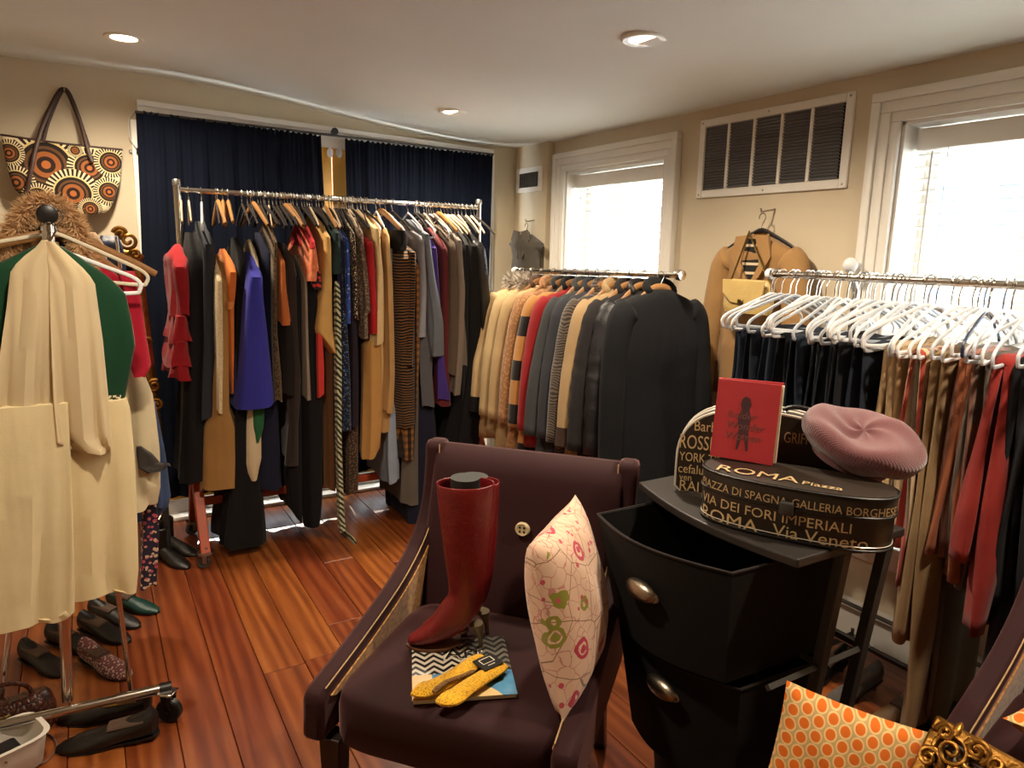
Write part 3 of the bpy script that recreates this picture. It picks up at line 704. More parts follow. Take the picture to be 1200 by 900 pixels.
D('suede_skirt', 'tan suede skirt with a scalloped hem', 'skirt', [(400, 430, 450), (490, 428, 450), (530, 427, 447), (537, 428, 441)], cloth('#b98a4c'), .215, 446, 'b_wood', shoulder=.03, ax=.010)
BG('tan_coat', 'long tan trench coat with hanging sleeves', 'coat', [('body', [(252, 447, 456), (300, 449, 461), (400, 450, 466), (505, 447, 468)], cloth('#a98452'), .20, {}),
    ('sleeve', [(258, 449, 457), (330, 451, 462), (440, 452, 463), (484, 449, 462)], cloth('#b28c59'), .24, {'shoulder': .05})], 452, 'b_white')
D('pale_jeans', 'faded pale blue jeans hanging low', 'jeans', [(480, 456, 468), (540, 455, 472), (566, 457, 472)], cloth('#8b97a8'), .20, 460, 'b_flock', shoulder=.03, ax=.009)
sc_ = stripes('#120e0c', '#7a5228', 70, 2, .66, .05)
BG('striped_cardigan', 'black and brown fine striped long cardigan', 'cardigan', [('body', [(276, 463, 484), (300, 461, 488), (400, 464, 490), (500, 468, 490)], sc_, .235, {'ax': .008}),
    ('sleeve', [(284, 482, 489), (350, 480, 489), (430, 474, 486)], sc_, .25, {'shoulder': .05, 'ax': .003}),
    ('neckline', [(270, 462, 478), (292, 461, 478)], black, .238, {'shoulder': 0})], 478, 'b_white')
D('plaid_shirt', 'brown and black plaid flannel shirt', 'shirt', [(285, 486, 494), (400, 484, 495), (480, 466, 489), (538, 470, 484)], plaid('#8a5c2c', '#3a2818', '#1a120e', 26), .225, 486, 'b_flock')
D('grey_trousers', 'long stone grey trousers', 'trousers', [(420, 485, 494), (520, 477, 493), (592, 474, 493)], cloth('#5f584f'), .20, 489, 'b_flock', shoulder=.03)
D('navy_maxi_skirt', 'navy maxi skirt that almost touches the floor', 'skirt', [(450, 488, 512), (560, 476, 520), (615, 480, 515), (622, 486, 508)], cloth('#17182a'), .19, 505, 'b_flock', shoulder=.03, ax=.012)
lg = cloth('#84848a')
BG('light_grey_cardigan', 'light grey wool cardigan with long sleeves', 'cardigan', [('body', [(258, 489, 497), (300, 491, 502), (430, 488, 506)], lg, .20, {}),
    ('sleeve', [(266, 492, 498), (340, 492, 501), (394, 489, 501)], cloth('#8f8f96'), .24, {'shoulder': .05})], 491, 'b_white')
BG('grey_cardigan', 'blue grey cardigan next to the purple sweater', 'cardigan', [('body', [(256, 493, 502), (300, 497, 508), (400, 499, 521), (417, 503, 522)], cloth('#5a5e66'), .24, {}),
    ('sleeve', [(262, 496, 503), (330, 499, 512), (378, 505, 520), (416, 505, 522)], cloth('#646a72'), .25, {'shoulder': .05})], 497, 'b_beige')
D('denim_jacket', 'washed grey denim jacket with a turned hem', 'jacket', [(400, 491, 510), (440, 493, 508), (478, 494, 510)], cloth('#55565a'), .225, 500, 'b_flock', shoulder=.03)
D('purple_sweater', 'deep purple knit sweater beside the blue grey cardigan', 'sweater', [(266, 503, 511), (300, 506, 516), (395, 516, 522), (470, 512, 528)], cloth('#3f2a78'), .225, 503, 'b_white')
D('maroon_blouse', 'maroon blouse beside the purple sweater', 'blouse', [(266, 514, 524), (300, 517, 527), (430, 517, 530), (476, 511, 531)], cloth('#5a1c20'), .22, 513, 'b_wood')
D('taupe_blazer', 'plain taupe wool blazer beside the maroon blouse', 'blazer', [(262, 523, 532), (300, 525, 538), (400, 522, 540), (440, 522, 540)], cloth('#57493c'), .23, 521, 'b_beige')
BG('mushroom_blazer', 'mushroom grey blazer with one long sleeve forward', 'blazer', [('body', [(262, 530, 538), (300, 532, 543), (430, 530, 548)], cloth('#6b6056'), .21, {}),
    ('sleeve', [(266, 534, 541), (340, 537, 547), (400, 535, 545), (462, 532, 540)], cloth('#7a6e63'), .245, {'shoulder': .05})], 529, 'b_beige')
for nm, lb, ol, hx, hw in (('black_blazer', 'black pinstripe blazer beside the mushroom grey blazer', [(262, 541, 552), (300, 543, 558), (430, 542, 562), (470, 541, 563)], 537, .215),
                       ('black_coat', 'long black wool coat hanging almost to the floor', [(262, 549, 560), (300, 551, 566), (420, 549, 572), (585, 520, 560)], 546, .235),
                       ('leather_jacket', 'black leather jacket at the end of the long rack', [(265, 555, 566), (300, 557, 572), (380, 560, 578), (432, 556, 579)], 552, .245)):
    D(nm, lb, 'coat' if 'coat' in nm else 'jacket', ol, M['black_leather'] if 'leather' in nm else (stripes('#141416', '#2c2c30', 60, 0, .85) if 'blazer' in nm else blackb), hw, hx, 'b_beige')
# more hangers on the rail whose clothes are hidden
for px in (290, 294, 309, 315, 324, 331, 341, 348, 357, 360, 371, 378, 389, 393, 401, 406, 414, 423, 427, 508, 517, 525, 533, 541, 556):
    rack_hanger(ony(px, 240, RY).x, random.choice(['b_flock', 'b_beige', 'b_flock', 'b_beige', 'b_flock']))
# the curled end of the striped sash on the floor is one with the sash: a tail part
tl = MB(); p0 = onz(402, 622, .02)
pts = crom([onz(402, 616, .05), onz(403, 624, .012), onz(409, 630, .008), onz(417, 637, .006)], 5)
tl.tube(pts, [.028, .028, .026, .026, .024, .026, .026, .026, .027, .027, .028, .028, .028, .028, .028, .02][:len(pts)], 10, flat=.22)
tl.v = [(a-o.location.x, b_-o.location.y, c-o.location.z) for a, b_, c in tl.v]
tl.build('tail', gs, o)

# ------------------------------------------------------------------ coats on the short rack
XM = 2.10; MZ = 1.405
mr = thing('coat_rack', 'short chrome coat rack below the window full of coats', 'clothes rack', (XM, 2.85, 0))
y0, y1 = onx(797, 323, XM).y, onx(604, 319, XM).y
MB().tube([(XM, y0, 1.418), (XM, y1, 1.392)], .013, 14).build('rail', M['chrome'], mr, world=True)
for y, z, r in ((y0, 1.418, .021), (y1, 1.392, .019)):
    MB().lathe([(.001, -.016), (r, -.016), (r*1.1, 0), (r, .014), (.001, .016)], 18, (XM, y, z), Matrix.Rotation(PI/2, 3, 'X')).build('end_knob', M['chrome'] if y == y0 else M['plastic_white'], mr, world=True)
for y in (onx(769, 323, XM).y, onx(622, 320, XM).y):
    MB().tube([(XM, y, .08), (XM, y, 1.40)], .0125, 12).build('upright', M['chrome'], mr, world=True)
    MB().tube([(XM-.24, y, .07), (XM+.24, y, .07)], .0125, 12).build('base_bar', M['chrome'], mr, world=True)
    for s in (-1, 1): caster(mr, XM+s*.23, y, .025, .025)
MB().tube([(XM, onx(769, 323, XM).y, .07), (XM, onx(622, 320, XM).y, .07)], .011, 10).build('base_rail', M['chrome'], mr, world=True)
def coat(name, label, cat, loc, rz, m, length, sw=.195, chest=.205, hem=.235, th=.052, slen=.58, fur=None, collar=None, ms=None, drop=.045, hood=False, quilt=0, pocket=None, sleeve_out=.03, front=None, cuff=None, cs=1.0):
    """a coat hanging from a hanger; local x = shoulder line, -y = its front"""
    t = thing(name, label, cat, loc, rz); n = 36; rings = []; ph = random.uniform(0, 6)
    prof = [(0, .045, .030), (.012, .070, .042), (.035, .13, .048), (.062, .19, .052), (.090, sw, .055), (.15, sw+.004, th), (.26, chest, th+.006), (.42, chest-.006, th), (.60, lerp(chest, hem, .6), th+.006)]
    prof = [q for q in prof if q[0] < length-.1]+[(length-.06, hem, th+.012), (length, hem, th+.010), (length-.012, hem*.94, th*.8)]
    L = []
    for i in range(len(prof)-2):
        a, b_ = prof[i], prof[i+1]; k = max(1, int((b_[0]-a[0])/(.012 if quilt else .05)))
        for q in range(k): s = q/k; L.append(tuple(lerp(a[j], b_[j], s) for j in range(3)))
    L += prof[-2:]
    for (dz, hw, ht) in L:
        ring = []; tt = dz/length
        pf = 1+ (quilt*.16*abs(math.sin(PI*dz/.07)) if quilt and dz > .08 else 0)
        for j in range(n):
            a = 2*PI*j/n; c, s = math.cos(a), math.sin(a)
            X = math.copysign(abs(c)**.8, c)*hw; Y = math.copysign(abs(s)**.8, s)*ht*pf
            Y += .010*tt*math.sin(X*26+ph)+.004*math.sin(X*60+ph*2)*tt
            ring.append((X, Y, -drop-dz))
        rings.append(ring)
    b = MB().loft(rings); b.build('body', m, t, autos=False)
    if slen > 0:
        for s in (-1, 1):
            P = crom([(s*(sw-.06), 0, -drop-.085), (s*(sw-.010), -.004, -drop-.135), (s*(sw+.012+sleeve_out*.35), -.012, -drop-.32), (s*(sw+.018+sleeve_out*.68), -.026, -drop-.32-(slen-.30)*.5), (s*(sw+.020+sleeve_out), -.042, -drop-.12-slen)], 6)
            R = [lerp(.066, .050, i/(len(P)-1))*(1+.010*math.sin(i*1.3+ph)*(i > 5)+.008*math.sin(i*.7+2*ph)*(i > 4))*(1+(quilt*.14*abs(math.sin(i*1.2)))) for i in range(len(P))]; R[0] = .040; R[1] = .054
            so_ = MB().tube(P, R, 16, up=(0, 1, 0), flat=.86).build('sleeve', ms or m, t, autos=False)
            if cuff: MB().tube([P[-3], P[-2], P[-1]], [R[-3]*1.04, R[-2]*1.05, R[-1]*1.07], 16, up=(0, 1, 0), flat=.86).build('cuff', cuff, so_)
    # collar / lapels
    cm_ = collar or m; rr = []
    for k in range(13):
        a = math.radians(200-k*220/12+90-90); rr.append((.066*cs*math.cos(a), .046*cs*math.sin(a)-.004, -drop-.004+.022*cs*math.sin(a)))
    if fur is None: MB().tube(rr, [(.010+.012*math.sin(PI*i/12))*cs for i in range(13)], 10, flat=1.7, up=(0, 0, 1)).build('collar', cm_, t, autos=False)
    else: fur_mesh(rr, .040, 900, .032).build('fur_collar', fur, t, smooth=False)
    if front is not None:
        MB().prism([(-.012, -drop-.06), (.012, -drop-.06), (.014, -drop-length+.02), (-.014, -drop-length+.02)], -th-.012, -th-.004, lambda u, v, q: Vector((u, q, v))).build('placket', front, t, smooth=False)
    if pocket:
        for s in (-1, 1): MB().box((s*chest*.55, -th-.006, -drop-length*.66), (.12, .012, .14), ch=.006).build('pocket', pocket, t)
    return t
def fur_mesh(path, rad, n, ln, seed=3, taper=.0045):
    rs = random.Random(seed); P = [Vector(p) for p in path]; b = MB(); vs = []; fs = []
    b.tube(P, rad*.72, 10)
    for k in range(n):
        u = rs.uniform(0, len(P)-1.001); i = int(u); p = P[i].lerp(P[i+1], u-i); t = (P[i+1]-P[i]).normalized()
        a = t.orthogonal().normalized(); q = Matrix.Rotation(rs.uniform(0, 2*PI), 3, t) @ a
        base = p+q*rad*.6; d = (q+t*rs.uniform(-.7, .7)+Vector((0, 0, -.35))).normalized(); tip = base+d*(ln*rs.uniform(.6, 1.25)+rad*.3)
        sd = d.cross(Vector((rs.random()-.5, rs.random()-.5, rs.random()-.5))).normalized()*taper; s2 = d.cross(sd).normalized()*taper
        o_ = len(vs); vs += [base+sd, base-sd*.5+s2, base-sd*.5-s2, tip]; fs += [(o_, o_+1, o_+3), (o_+1, o_+2, o_+3), (o_+2, o_, o_+3)]
    b.add(vs, fs); return b
def furmat(name, a, b_):
    t = NT(name); t.base(t.mix(t.noise(t.obj(), 60, 3), a, b_)); return t.set(.8, 0, .3, .2)
M['fur_tan'] = furmat('tan_fur', '#8e6a44', '#c8a57a'); M['fur_grey'] = furmat('grey_fur', '#8a8078', '#cfc4b4')
M['fur_gold'] = furmat('golden_fur', '#bd9060', '#ecc897')
MCH = 'short rack'
def MC(y, *a, rz=0, **k):
    z = lerp(1.418, 1.392, (y-y0)/(y1-y0)); k.setdefault('drop', .072); k.setdefault('sleeve_out', .075); k.setdefault('hem', .265); o = coat(a[0], a[1], a[2], (XM, y, z), rz, *a[3:], **k)
    hang('c_coat', (XM, y, z+.012), rz); return o
ys = [3.47, 3.37, 3.28, 3.19, 3.10, 3.01, 2.92, 2.83, 2.74, 2.65, 2.56, 2.47, 2.36, 2.25]
qb = leather('puffer_black', '#17161a', .45)
MC(3.44, 'parka', 'cream parka with a pale fur collar at the far end of the short rack', 'coat', cloth('#cdb183'), .86, fur=M['fur_grey'], ms=cloth('#cdb183'), cuff=black)
MC(3.33, 'tan_jacket', 'tan wool jacket beside the cream parka', 'jacket', cloth('#b39a70'), .84, fur=M['fur_grey'])
MC(3.23, 'sand_coat', 'sand coloured coat with a dark brown collar', 'coat', cloth('#ab8f66'), .92, collar=cloth('#4a3425'))
MC(3.12, 'brocade_coat', 'light brown brocade coat with a woven pattern', 'coat', spots('#8f6540', '#a87c52', 70, .4, 'brown_brocade'), .90)
cb_ = stripes('#a9773f', '#16120f', 4.6, 2, .55, 0, 'colour_block_wool')
MC(3.02, 'colour_block_coat', 'tan and black colour-block wool coat', 'coat', cb_, .95, ms=cb_)
MC(2.93, 'red_coat', 'red wool coat tucked among the dark coats', 'coat', cloth('#8c1a1e'), .80, collar=black)
MC(2.83, 'grey_coat', 'dark grey wool coat with a rounded sleeve', 'coat', cloth('#3b3d3f'), .98, sleeve_out=.10, hem=.28)
MC(2.75, 'slate_jacket', 'slate quilted jacket with a collar', 'jacket', cloth('#33343a'), .82, quilt=.4)
MC(2.67, 'herringbone_coat', 'brown and grey zigzag tweed coat', 'coat', stripes('#5d5044', '#2c2621', 75, 2, .5, .09), .94)
MC(2.59, 'beige_coat', 'beige shearling coat with dark edging', 'coat', cloth('#a58a64'), .96, cuff=cloth('#3a2a20'))
MC(2.50, 'quilted_coat', 'brownish black quilted coat with a patch pocket', 'coat', cloth('#221f20'), .98, quilt=.7, pocket=cloth('#221f20'))
MC(2.41, 'puffer_coat', 'black puffer coat with horizontal quilting', 'coat', qb, .96, quilt=1, sleeve_out=.05)
bk = coat('wool_overcoat', 'large plain black wool overcoat at the near end of the short rack', 'coat', (XM-.03, 2.27, 1.41), -.10, cloth('#0e0f12', 500), 1.05, sw=.20, chest=.235, hem=.27, th=.065, slen=.66, sleeve_out=.02, drop=.055)
hang('c_coat', (XM-.03, 2.27, 1.425), -.1)
# ------------------------------------------------------------------ trouser rack
XT, TZ = 2.20, 1.437
rr_ = thing('trouser_rack', 'chrome rail rack crowded with white hangers and trousers', 'clothes rack', (XT, 1.1, 0))
ye = onx(903, 322, XT).y
MB().tube([(XT, ye, TZ), (XT, .30, TZ)], .0125, 14).build('rail', M['chrome'], rr_, world=True)
MB().lathe([(.001, -.012), (.019, -.012), (.021, 0), (.019, .012), (.001, .013)], 16, (XT, ye, TZ), Matrix.Rotation(PI/2, 3, 'X')).build('end_knob', M['plastic_white'], rr_, world=True)
for y in (onx(994, 326, XT).y, .42):
    MB().tube([(XT+.05, y, .06), (XT+.05, y, TZ-.05), (XT+.03, y, TZ-.012), (XT, y, TZ)], .013, 12).build('upright', M['chrome'], rr_, world=True)
    MB().tube([(XT-.2, y, .055), (XT+.26, y, .055)], .012, 12).build('base_bar', M['black_metal'], rr_, world=True)
    for s in (-.19, .25): caster(rr_, XT+s, y, .022, .022)
def drape(name, label, cat, y, m, w0, w1, L1, L2, rz=0, x=0, t=.011, twist=.0, z0=1.228, group=None, skew=0.0):
    """cloth folded over a hanger bar: front leaf length L1, back leaf L2"""
    P = []; N = 16
    for i in range(N): s = i/N; P.append((-.013-.012*(1-s), -L1*(1-s)))
    for i in range(7): a = PI*i/6; P.append((-.013*math.cos(a), .010*math.sin(a)))
    for i in range(1, N+1): s = i/N; P.append((.013+.012*s, -L2*s))
    ph = random.uniform(0, 6); rings = []
    for k, (yy, zz) in enumerate(P):
        a = P[max(0, k-1)]; b_ = P[min(len(P)-1, k+1)]; ty, tz = b_[0]-a[0], b_[1]-a[1]; l = math.hypot(ty, tz) or 1; ny, nz = -tz/l, ty/l
        d = min(1, -min(zz, 0)/max(L1, .1)); wd = lerp(w0, w1, d); n = 22; ring = []
        for j in range(n):
            th = 2*PI*j/n; c, s = math.cos(th), math.sin(th)
            u = math.copysign(abs(c)**.7, c)*wd/2; v = math.copysign(abs(s)**.7, s)*t*(1+.35*math.sin(d*7+ph))
            f = (.004+.013*d)*math.sin(u*2*PI*9+ph+d*2)+.006*d*math.sin(u*2*PI*19+ph*2)
            ring.append((u+x+skew*d+.006*math.sin(d*6+ph), yy+ny*(v+f), zz+nz*(v+f)))
        rings.append(ring)
    o = MB().loft(rings).build(name, m, autos=False); o.location = (XT, y, z0); o.rotation_euler = (0, 0, rz); tag(o, label, cat, group); return o
random.seed(21)
y = ye-.012; hy = []
while y > .62:
    hy.append(y); y -= random.choice([.012, .016, .02, .022, .034, .045])
for i, y in enumerate(hy):
    k = random.choice(['t_white', 't_white', 't_grey', 't_white', 't_grey'])
    hang(k, (XT+random.uniform(-.006, .006), y, TZ+.014), random.uniform(-.30, .28), random.uniform(-.10, .10))
protos['t_navy'] = hanger_proto('tubular', 'dark navy plastic hanger among the white ones on the trouser rack', None, plain('navy_plastic', '#1c2740', .4), M['chrome'], .215, drop_hook=.052)
hang('t_navy', (XT, 1.05, TZ+.014), .25, .05)
den = ['#1c2433', '#161c28', '#222b3a', '#14161d', '#1d2634', '#191c24', '#20242c', '#13151b', '#1c2330']
dl = ['dark indigo jeans folded on the hanger nearest the cream purse', 'blue black denim jeans beside the dark indigo pair', 'mid navy jeans with a faded thigh behind the red book', 'black jeans hanging behind the rounded suitcase',
      'ink blue jeans behind the suitcase handle', 'charcoal black trousers behind the suitcase rim', 'slate navy trousers above the mauve beret', 'jet black trousers next to the slate navy pair', 'dark blue trousers with a brown seam beside the beige chinos']
for i, (c, lb) in enumerate(zip(den, dl)):
    drape('jeans' if i < 5 else 'dark_trousers', lb, 'jeans' if i < 5 else 'trousers', 1.775-i*.058, cloth(c, 500, .3), .34+.03*math.sin(i*2), .33, .62+.05*math.sin(i), .58, random.uniform(-.15, .1), x=-.01)
R = lambda: random.uniform(-.12, .12)
drape('beige_chinos', 'beige chinos with a gathered pocket above the mauve beret', 'trousers', 1.245, cloth('#b79b74', 500, .25), .33, .30, .50, .46, R(), t=.016)
drape('sand_trousers', 'sand trousers with a belt loop beside the beige chinos', 'trousers', 1.20, cloth('#a3845c', 500, .25), .32, .26, .56, .5, R(), t=.015)
drape('stone_trousers', 'dull stone coloured trousers next to the striped pair', 'trousers', 1.165, cloth('#7f7060'), .31, .26, .60, .5, R())
drape('striped_trousers', 'red and cream striped trousers', 'trousers', 1.135, stripes('#c9b08c', '#9c3a2c', 34, 0, .6), .32, .26, .72, .6, R(), t=.012)
drape('wide_khaki_trousers', 'long khaki trousers reaching down to the floor', 'trousers', 1.10, cloth('#8d7350', 500, .25), .27, .17, 1.225, .9, .10, x=-.02, t=.020, skew=-.02)
drape('olive_trousers', 'long grey olive trousers with a plain hem', 'trousers', 1.065, cloth('#5c5546'), .26, .16, 1.16, .8, -.1, x=.06, t=.012)
drape('grey_trousers', 'pale grey trousers with a sheen below the rust satin pair', 'trousers', 1.085, cloth('#6e6558', 500, .2, .6), .24, .16, 1.14, .85, .1, x=.05, t=.014)
drape('rust_satin_trousers', 'rust brown satin trousers crumpled on their hanger', 'trousers', 1.035, cloth('#8d5236', 600, .3, .45), .29, .27, .64, .58, R(), t=.022)
drape('mauve_trousers', 'mauve brown trousers behind the rust satin pair', 'trousers', 1.005, cloth('#7a5546'), .29, .25, .60, .58, R())
drape('taupe_trousers', 'taupe trousers between the rust and the red pair', 'trousers', .985, cloth('#5f554c'), .29, .24, .66, .6, R(), t=.015)
drape('red_trousers', 'brick red trousers with a wide twisted leg', 'trousers', .955, cloth('#84241e', 600, .3), .14, .19, .74, .55, .2, x=-.07, t=.022, skew=-.04)
drape('black_long_trousers', 'black trousers with one leg hanging lower', 'trousers', .885, cloth('#101218'), .32, .17, .98, .72, .05, t=.018)
drape('charcoal_trousers', 'wide charcoal trousers at the camera end of the trouser rack', 'trousers', .845, cloth('#1d1f25'), .31, .28, .62, .66, 0, t=.018)
# clothes hung on the walls
jk = coat('corduroy_jacket', 'tan corduroy jacket hung on the wall below the large grille', 'jacket', (2.475, 2.11, 1.628), -PI/2, stripes('#a07a4c', '#8a673d', 160, 0, .5), .70, sw=.20, chest=.225, hem=.23, th=.035, slen=.66, sleeve_out=.015, ms=cloth('#a07a4c'), cs=.62)
b = MB().prism([(-.055, -.055), (.055, -.055), (.065, -.10), (.03, -.19), (0, -.235), (-.03, -.19), (-.065, -.10)], -.052, -.036, lambda u, v, q: Vector((u, q, v)))
b.build('striped_blouse_front', stripes('#14120f', '#cdbb9c', 26, 2, .72), jk, smooth=False)
for s in (-1, 1): MB().prism([(s*.02, -.04), (s*.085, -.045), (s*.105, -.13), (s*.05, -.215), (s*.004, -.245), (s*.05, -.16)], -.058, -.046, lambda u, v, q: Vector((u, q, v))).build('lapel', cloth('#a07a4c'), jk, smooth=False)
h = hanger_proto('flocked', 'chrome hook hanger holding the tan corduroy jacket on the wall', None, M['black_plastic'], M['chrome']); h.location = (2.475, 2.11, 1.675); h.rotation_euler = (0, 0, -PI/2)
tag(MB().tube([(XR, 2.11, 1.700), (XR-.06, 2.11, 1.690), (XR-.085, 2.11, 1.685), (XR-.09, 2.11, 1.70)], .004, 8).build('wall_peg', M['steel']), 'small steel wall peg above the tan corduroy jacket', 'hook')
# purse on a chain
pc = onx(877, 347, 2.36)
pu = thing('chain_purse', 'cream quilted purse hanging by a gold chain on the tan jacket', 'purse', (2.36, pc.y, pc.z-.07))
rings = []
for zz, hx, hy_ in ((-.075, .10, .018), (-.07, .115, .030), (-.04, .125, .036), (.0, .122, .034), (.04, .112, .026), (.062, .10, .016), (.068, .09, .008)):
    rings.append([(2.36+hy_*math.copysign(abs(math.sin(a))**.7, math.sin(a)), pc.y+hx*math.copysign(abs(math.cos(a))**.7, math.cos(a)), pc.z+zz) for a in [2*PI*k/28 for k in range(28)]])
cream = leather('cream_leather', '#c3a668', .45)
MB().loft(rings).build('body', cream, pu, world=True)
MB().prism([(-.11, .066), (.11, .066), (.105, .01), (.06, -.028), (0, -.036), (-.06, -.028), (-.105, .01)], -.006, .004, lambda u, v, q: Vector((2.36-.036+q, pc.y+u, pc.z+v))).build('flap', cream, pu, world=True, bevel=.003)
MB().box((2.36-.046, pc.y, pc.z-.022), (.008, .03, .02), ch=.003).build('clasp', M['brass'], pu, world=True)
top = Vector((2.40, 2.11, 1.600))
for s in (1, -1):
    a = Vector((2.36, pc.y+s*.10, pc.z+.06)); n = 34
    for q in range(n):
        p = a.lerp(top, (q+.5)/n); d_ = (top-a).normalized()
        L = crom([p+d_*.0085*math.cos(k)+(Vector((1, 0, 0)) if q % 2 else Vector((0, 1, 0)))*.004*math.sin(k) for k in [2*PI*e/6 for e in range(7)]], 1)[:-1]
        MB().tube(L, .0017, 5, close=True).build('chain_link', M['brass'], pu, world=True)
vs_ = onx(617, 262, 2.44)
vt = coat('tailored_vest', 'grey wool vest hung in the corner below the small register', 'vest', (2.44, 3.955, 1.655), -PI/2, cloth('#4d463e'), .52, sw=.145, chest=.165, hem=.16, th=.03, slen=0, collar=cloth('#4d463e'), cs=.4)
for s in (-1, 1): MB().prism([(s*.012, -.03), (s*.08, -.02), (s*.11, -.08), (s*.03, -.20)], -.048, -.036, lambda u, v, q: Vector((u, q, v))).build('lapel', cloth('#5a5147'), vt, smooth=False)
h = hanger_proto('flocked', 'chrome hook hanger holding the grey wool vest', None, cloth('#5a4a3a'), M['chrome'], .15); h.location = (2.44, 3.955, 1.675); h.rotation_euler = (0, 0, -PI/2)
tag(MB().tube([(2.50, 3.955, 1.70), (2.46, 3.955, 1.692), (2.435, 3.955, 1.69), (2.43, 3.955, 1.705)], .004, 8).build('wall_peg', M['steel']), 'small steel wall peg above the grey wool vest', 'hook')

# ------------------------------------------------------------------ burgundy slope-arm chair
CH = Vector((.812, 1.497, 0)); CA = math.radians(-49)
gold_t = NT('gold_woven_fabric'); _x = gold_t.obj((1, 1, 1)); _v = gold_t.voro(_x, 90)
gold_t.base(gold_t.ramp(_v.outputs['Distance'], [(0, '#c2924c'), (.5, '#a8783c'), (1, '#7a5428')])); M['gold_fabric'] = gold_t.set(.8, 0, .3, .3)
def chair(label):
    t = thing('slope_arm_chair', label, 'chair', CH, CA)
    # seat
    rg = []
    for z, s in ((.325, .97), (.335, 1.0), (.42, 1.0), (.445, .985), (.458, .95), (.464, .86), (.467, .5)):
        ring = []
        for k in range(40):
            a = 2*PI*k/40; c, q = math.cos(a), math.sin(a)
            ring.append((math.copysign(abs(c)**.28, c)*.262*s, -.035+math.copysign(abs(q)**.28, q)*.262*s, z))
        rg.append(ring)
    MB().loft(rg).build('seat', M['velvet'], t)
    # backrest
    rg = []
    for k in range(17):
        v = k/16; z = lerp(.36, .905, v); yc = .25+.145*v**1.3; th = .045
        if v > .88: th = .045*math.sqrt(max(.02, 1-((v-.88)/.12)**2*.96))
        n = 44; ring = []
        for j in range(n):
            a = 2*PI*j/n; c, q = math.cos(a), math.sin(a); X = math.copysign(abs(c)**.3, c)*.275; Y = math.copysign(abs(q)**.45, q)*th
            dent = -.022*math.exp(-((X/.09)**2+((z-.69)/.09)**2)) if q < 0 else 0
            ring.append((X, yc+Y-.03*(X/.275)**2*0-dent, z))
        rg.append(ring)
    MB().loft(rg).build('backrest', M['velvet'], t)
    # wings
    edge = [Vector((.365, .902, 0)), Vector((.355, .81, 0)), Vector((.33, .72, 0)), Vector((.265, .64, 0)), Vector((.12, .565, 0)), Vector((-.08, .512, 0)), Vector((-.29, .472, 0))]
    E_ = crom(edge, 5)
    for s in (-1, 1):
        poly = [(p.x, p.y) for p in E_]+[(-.315, .455), (-.318, .345), (.28, .345), (.36, .60), (.445, .895), (.43, .908), (.39, .912)]
        w_ = MB().prism(poly, .258*s, .312*s, lambda u, v, q: Vector((q, u, v))).build('wing', M['velvet'], t, smooth=True, bevel=.014)
        pin = [(p.x+.012, p.y-.022) for p in E_[8:]]+[(-.26, .44), (.20, .44), (.26, .60)]
        MB().prism(pin, .254*s, .259*s, lambda u, v, q: Vector((q, u, v))).build('inner_panel', M['gold_fabric'], w_, smooth=False)
        MB().tube([(s*.262, p.x-.001, p.y+.002) for p in E_], .0018, 6).build('piping', cloth('#b49468'), w_)
    # button
    bt = MB().lathe([(.001, .012), (.012, .012), (.018, .014), (.021, .010), (.021, .003), (.018, 0), (.001, 0)], 24, (.02, .290, .70), Matrix.Rotation(PI/2, 3, 'X')).build('button', plain('ivory_button', '#cfbf96', .35), t)
    for a, b_ in ((-1, -1), (-1, 1), (1, -1), (1, 1)): MB().lathe([(.001, 0), (.0032, 0), (.0032, .002), (.001, .002)], 8, (.02+a*.006, .2785, .70+b_*.006), Matrix.Rotation(PI/2, 3, 'X')).build('hole', M['black_plastic'], bt)
    for sx in (-1, 1):
        b = MB(); rg = []
        for z, w in ((.345, .026), (.18, .022), (0, .016)): rg.append([(sx*.255+a*w, -.27+c*w, z) for a, c in ((-1, -1), (1, -1), (1, 1), (-1, 1))])
        b.loft(rg).build('leg', M['dark_wood'], t, smooth=False, bevel=.003)
        b = MB(); rg = []
        for z, w, dy in ((.36, .027, 0), (.18, .023, .045), (0, .017, .12)): rg.append([(sx*.25+a*w, .235+dy+c*w, z) for a, c in ((-1, -1), (1, -1), (1, 1), (-1, 1))])
        b.loft(rg).build('leg', M['dark_wood'], t, smooth=False, bevel=.003)
    return t
ch1 = chair('burgundy velvet slope-arm chair with red boots and a magazine on its seat'); ch1.scale = (1.07, 1, 1)
ch2 = copy_tree(ch1); ch2.location = Vector((1.80, .42, 0)); C2A = math.radians(-80); ch2.rotation_euler = (0, 0, C2A); ch2['label'] = 'burgundy velvet chair partly hidden behind the gold mirror frame and orange cushion'
CM = Matrix.Translation(CH) @ Matrix.Rotation(CA, 4, 'Z')
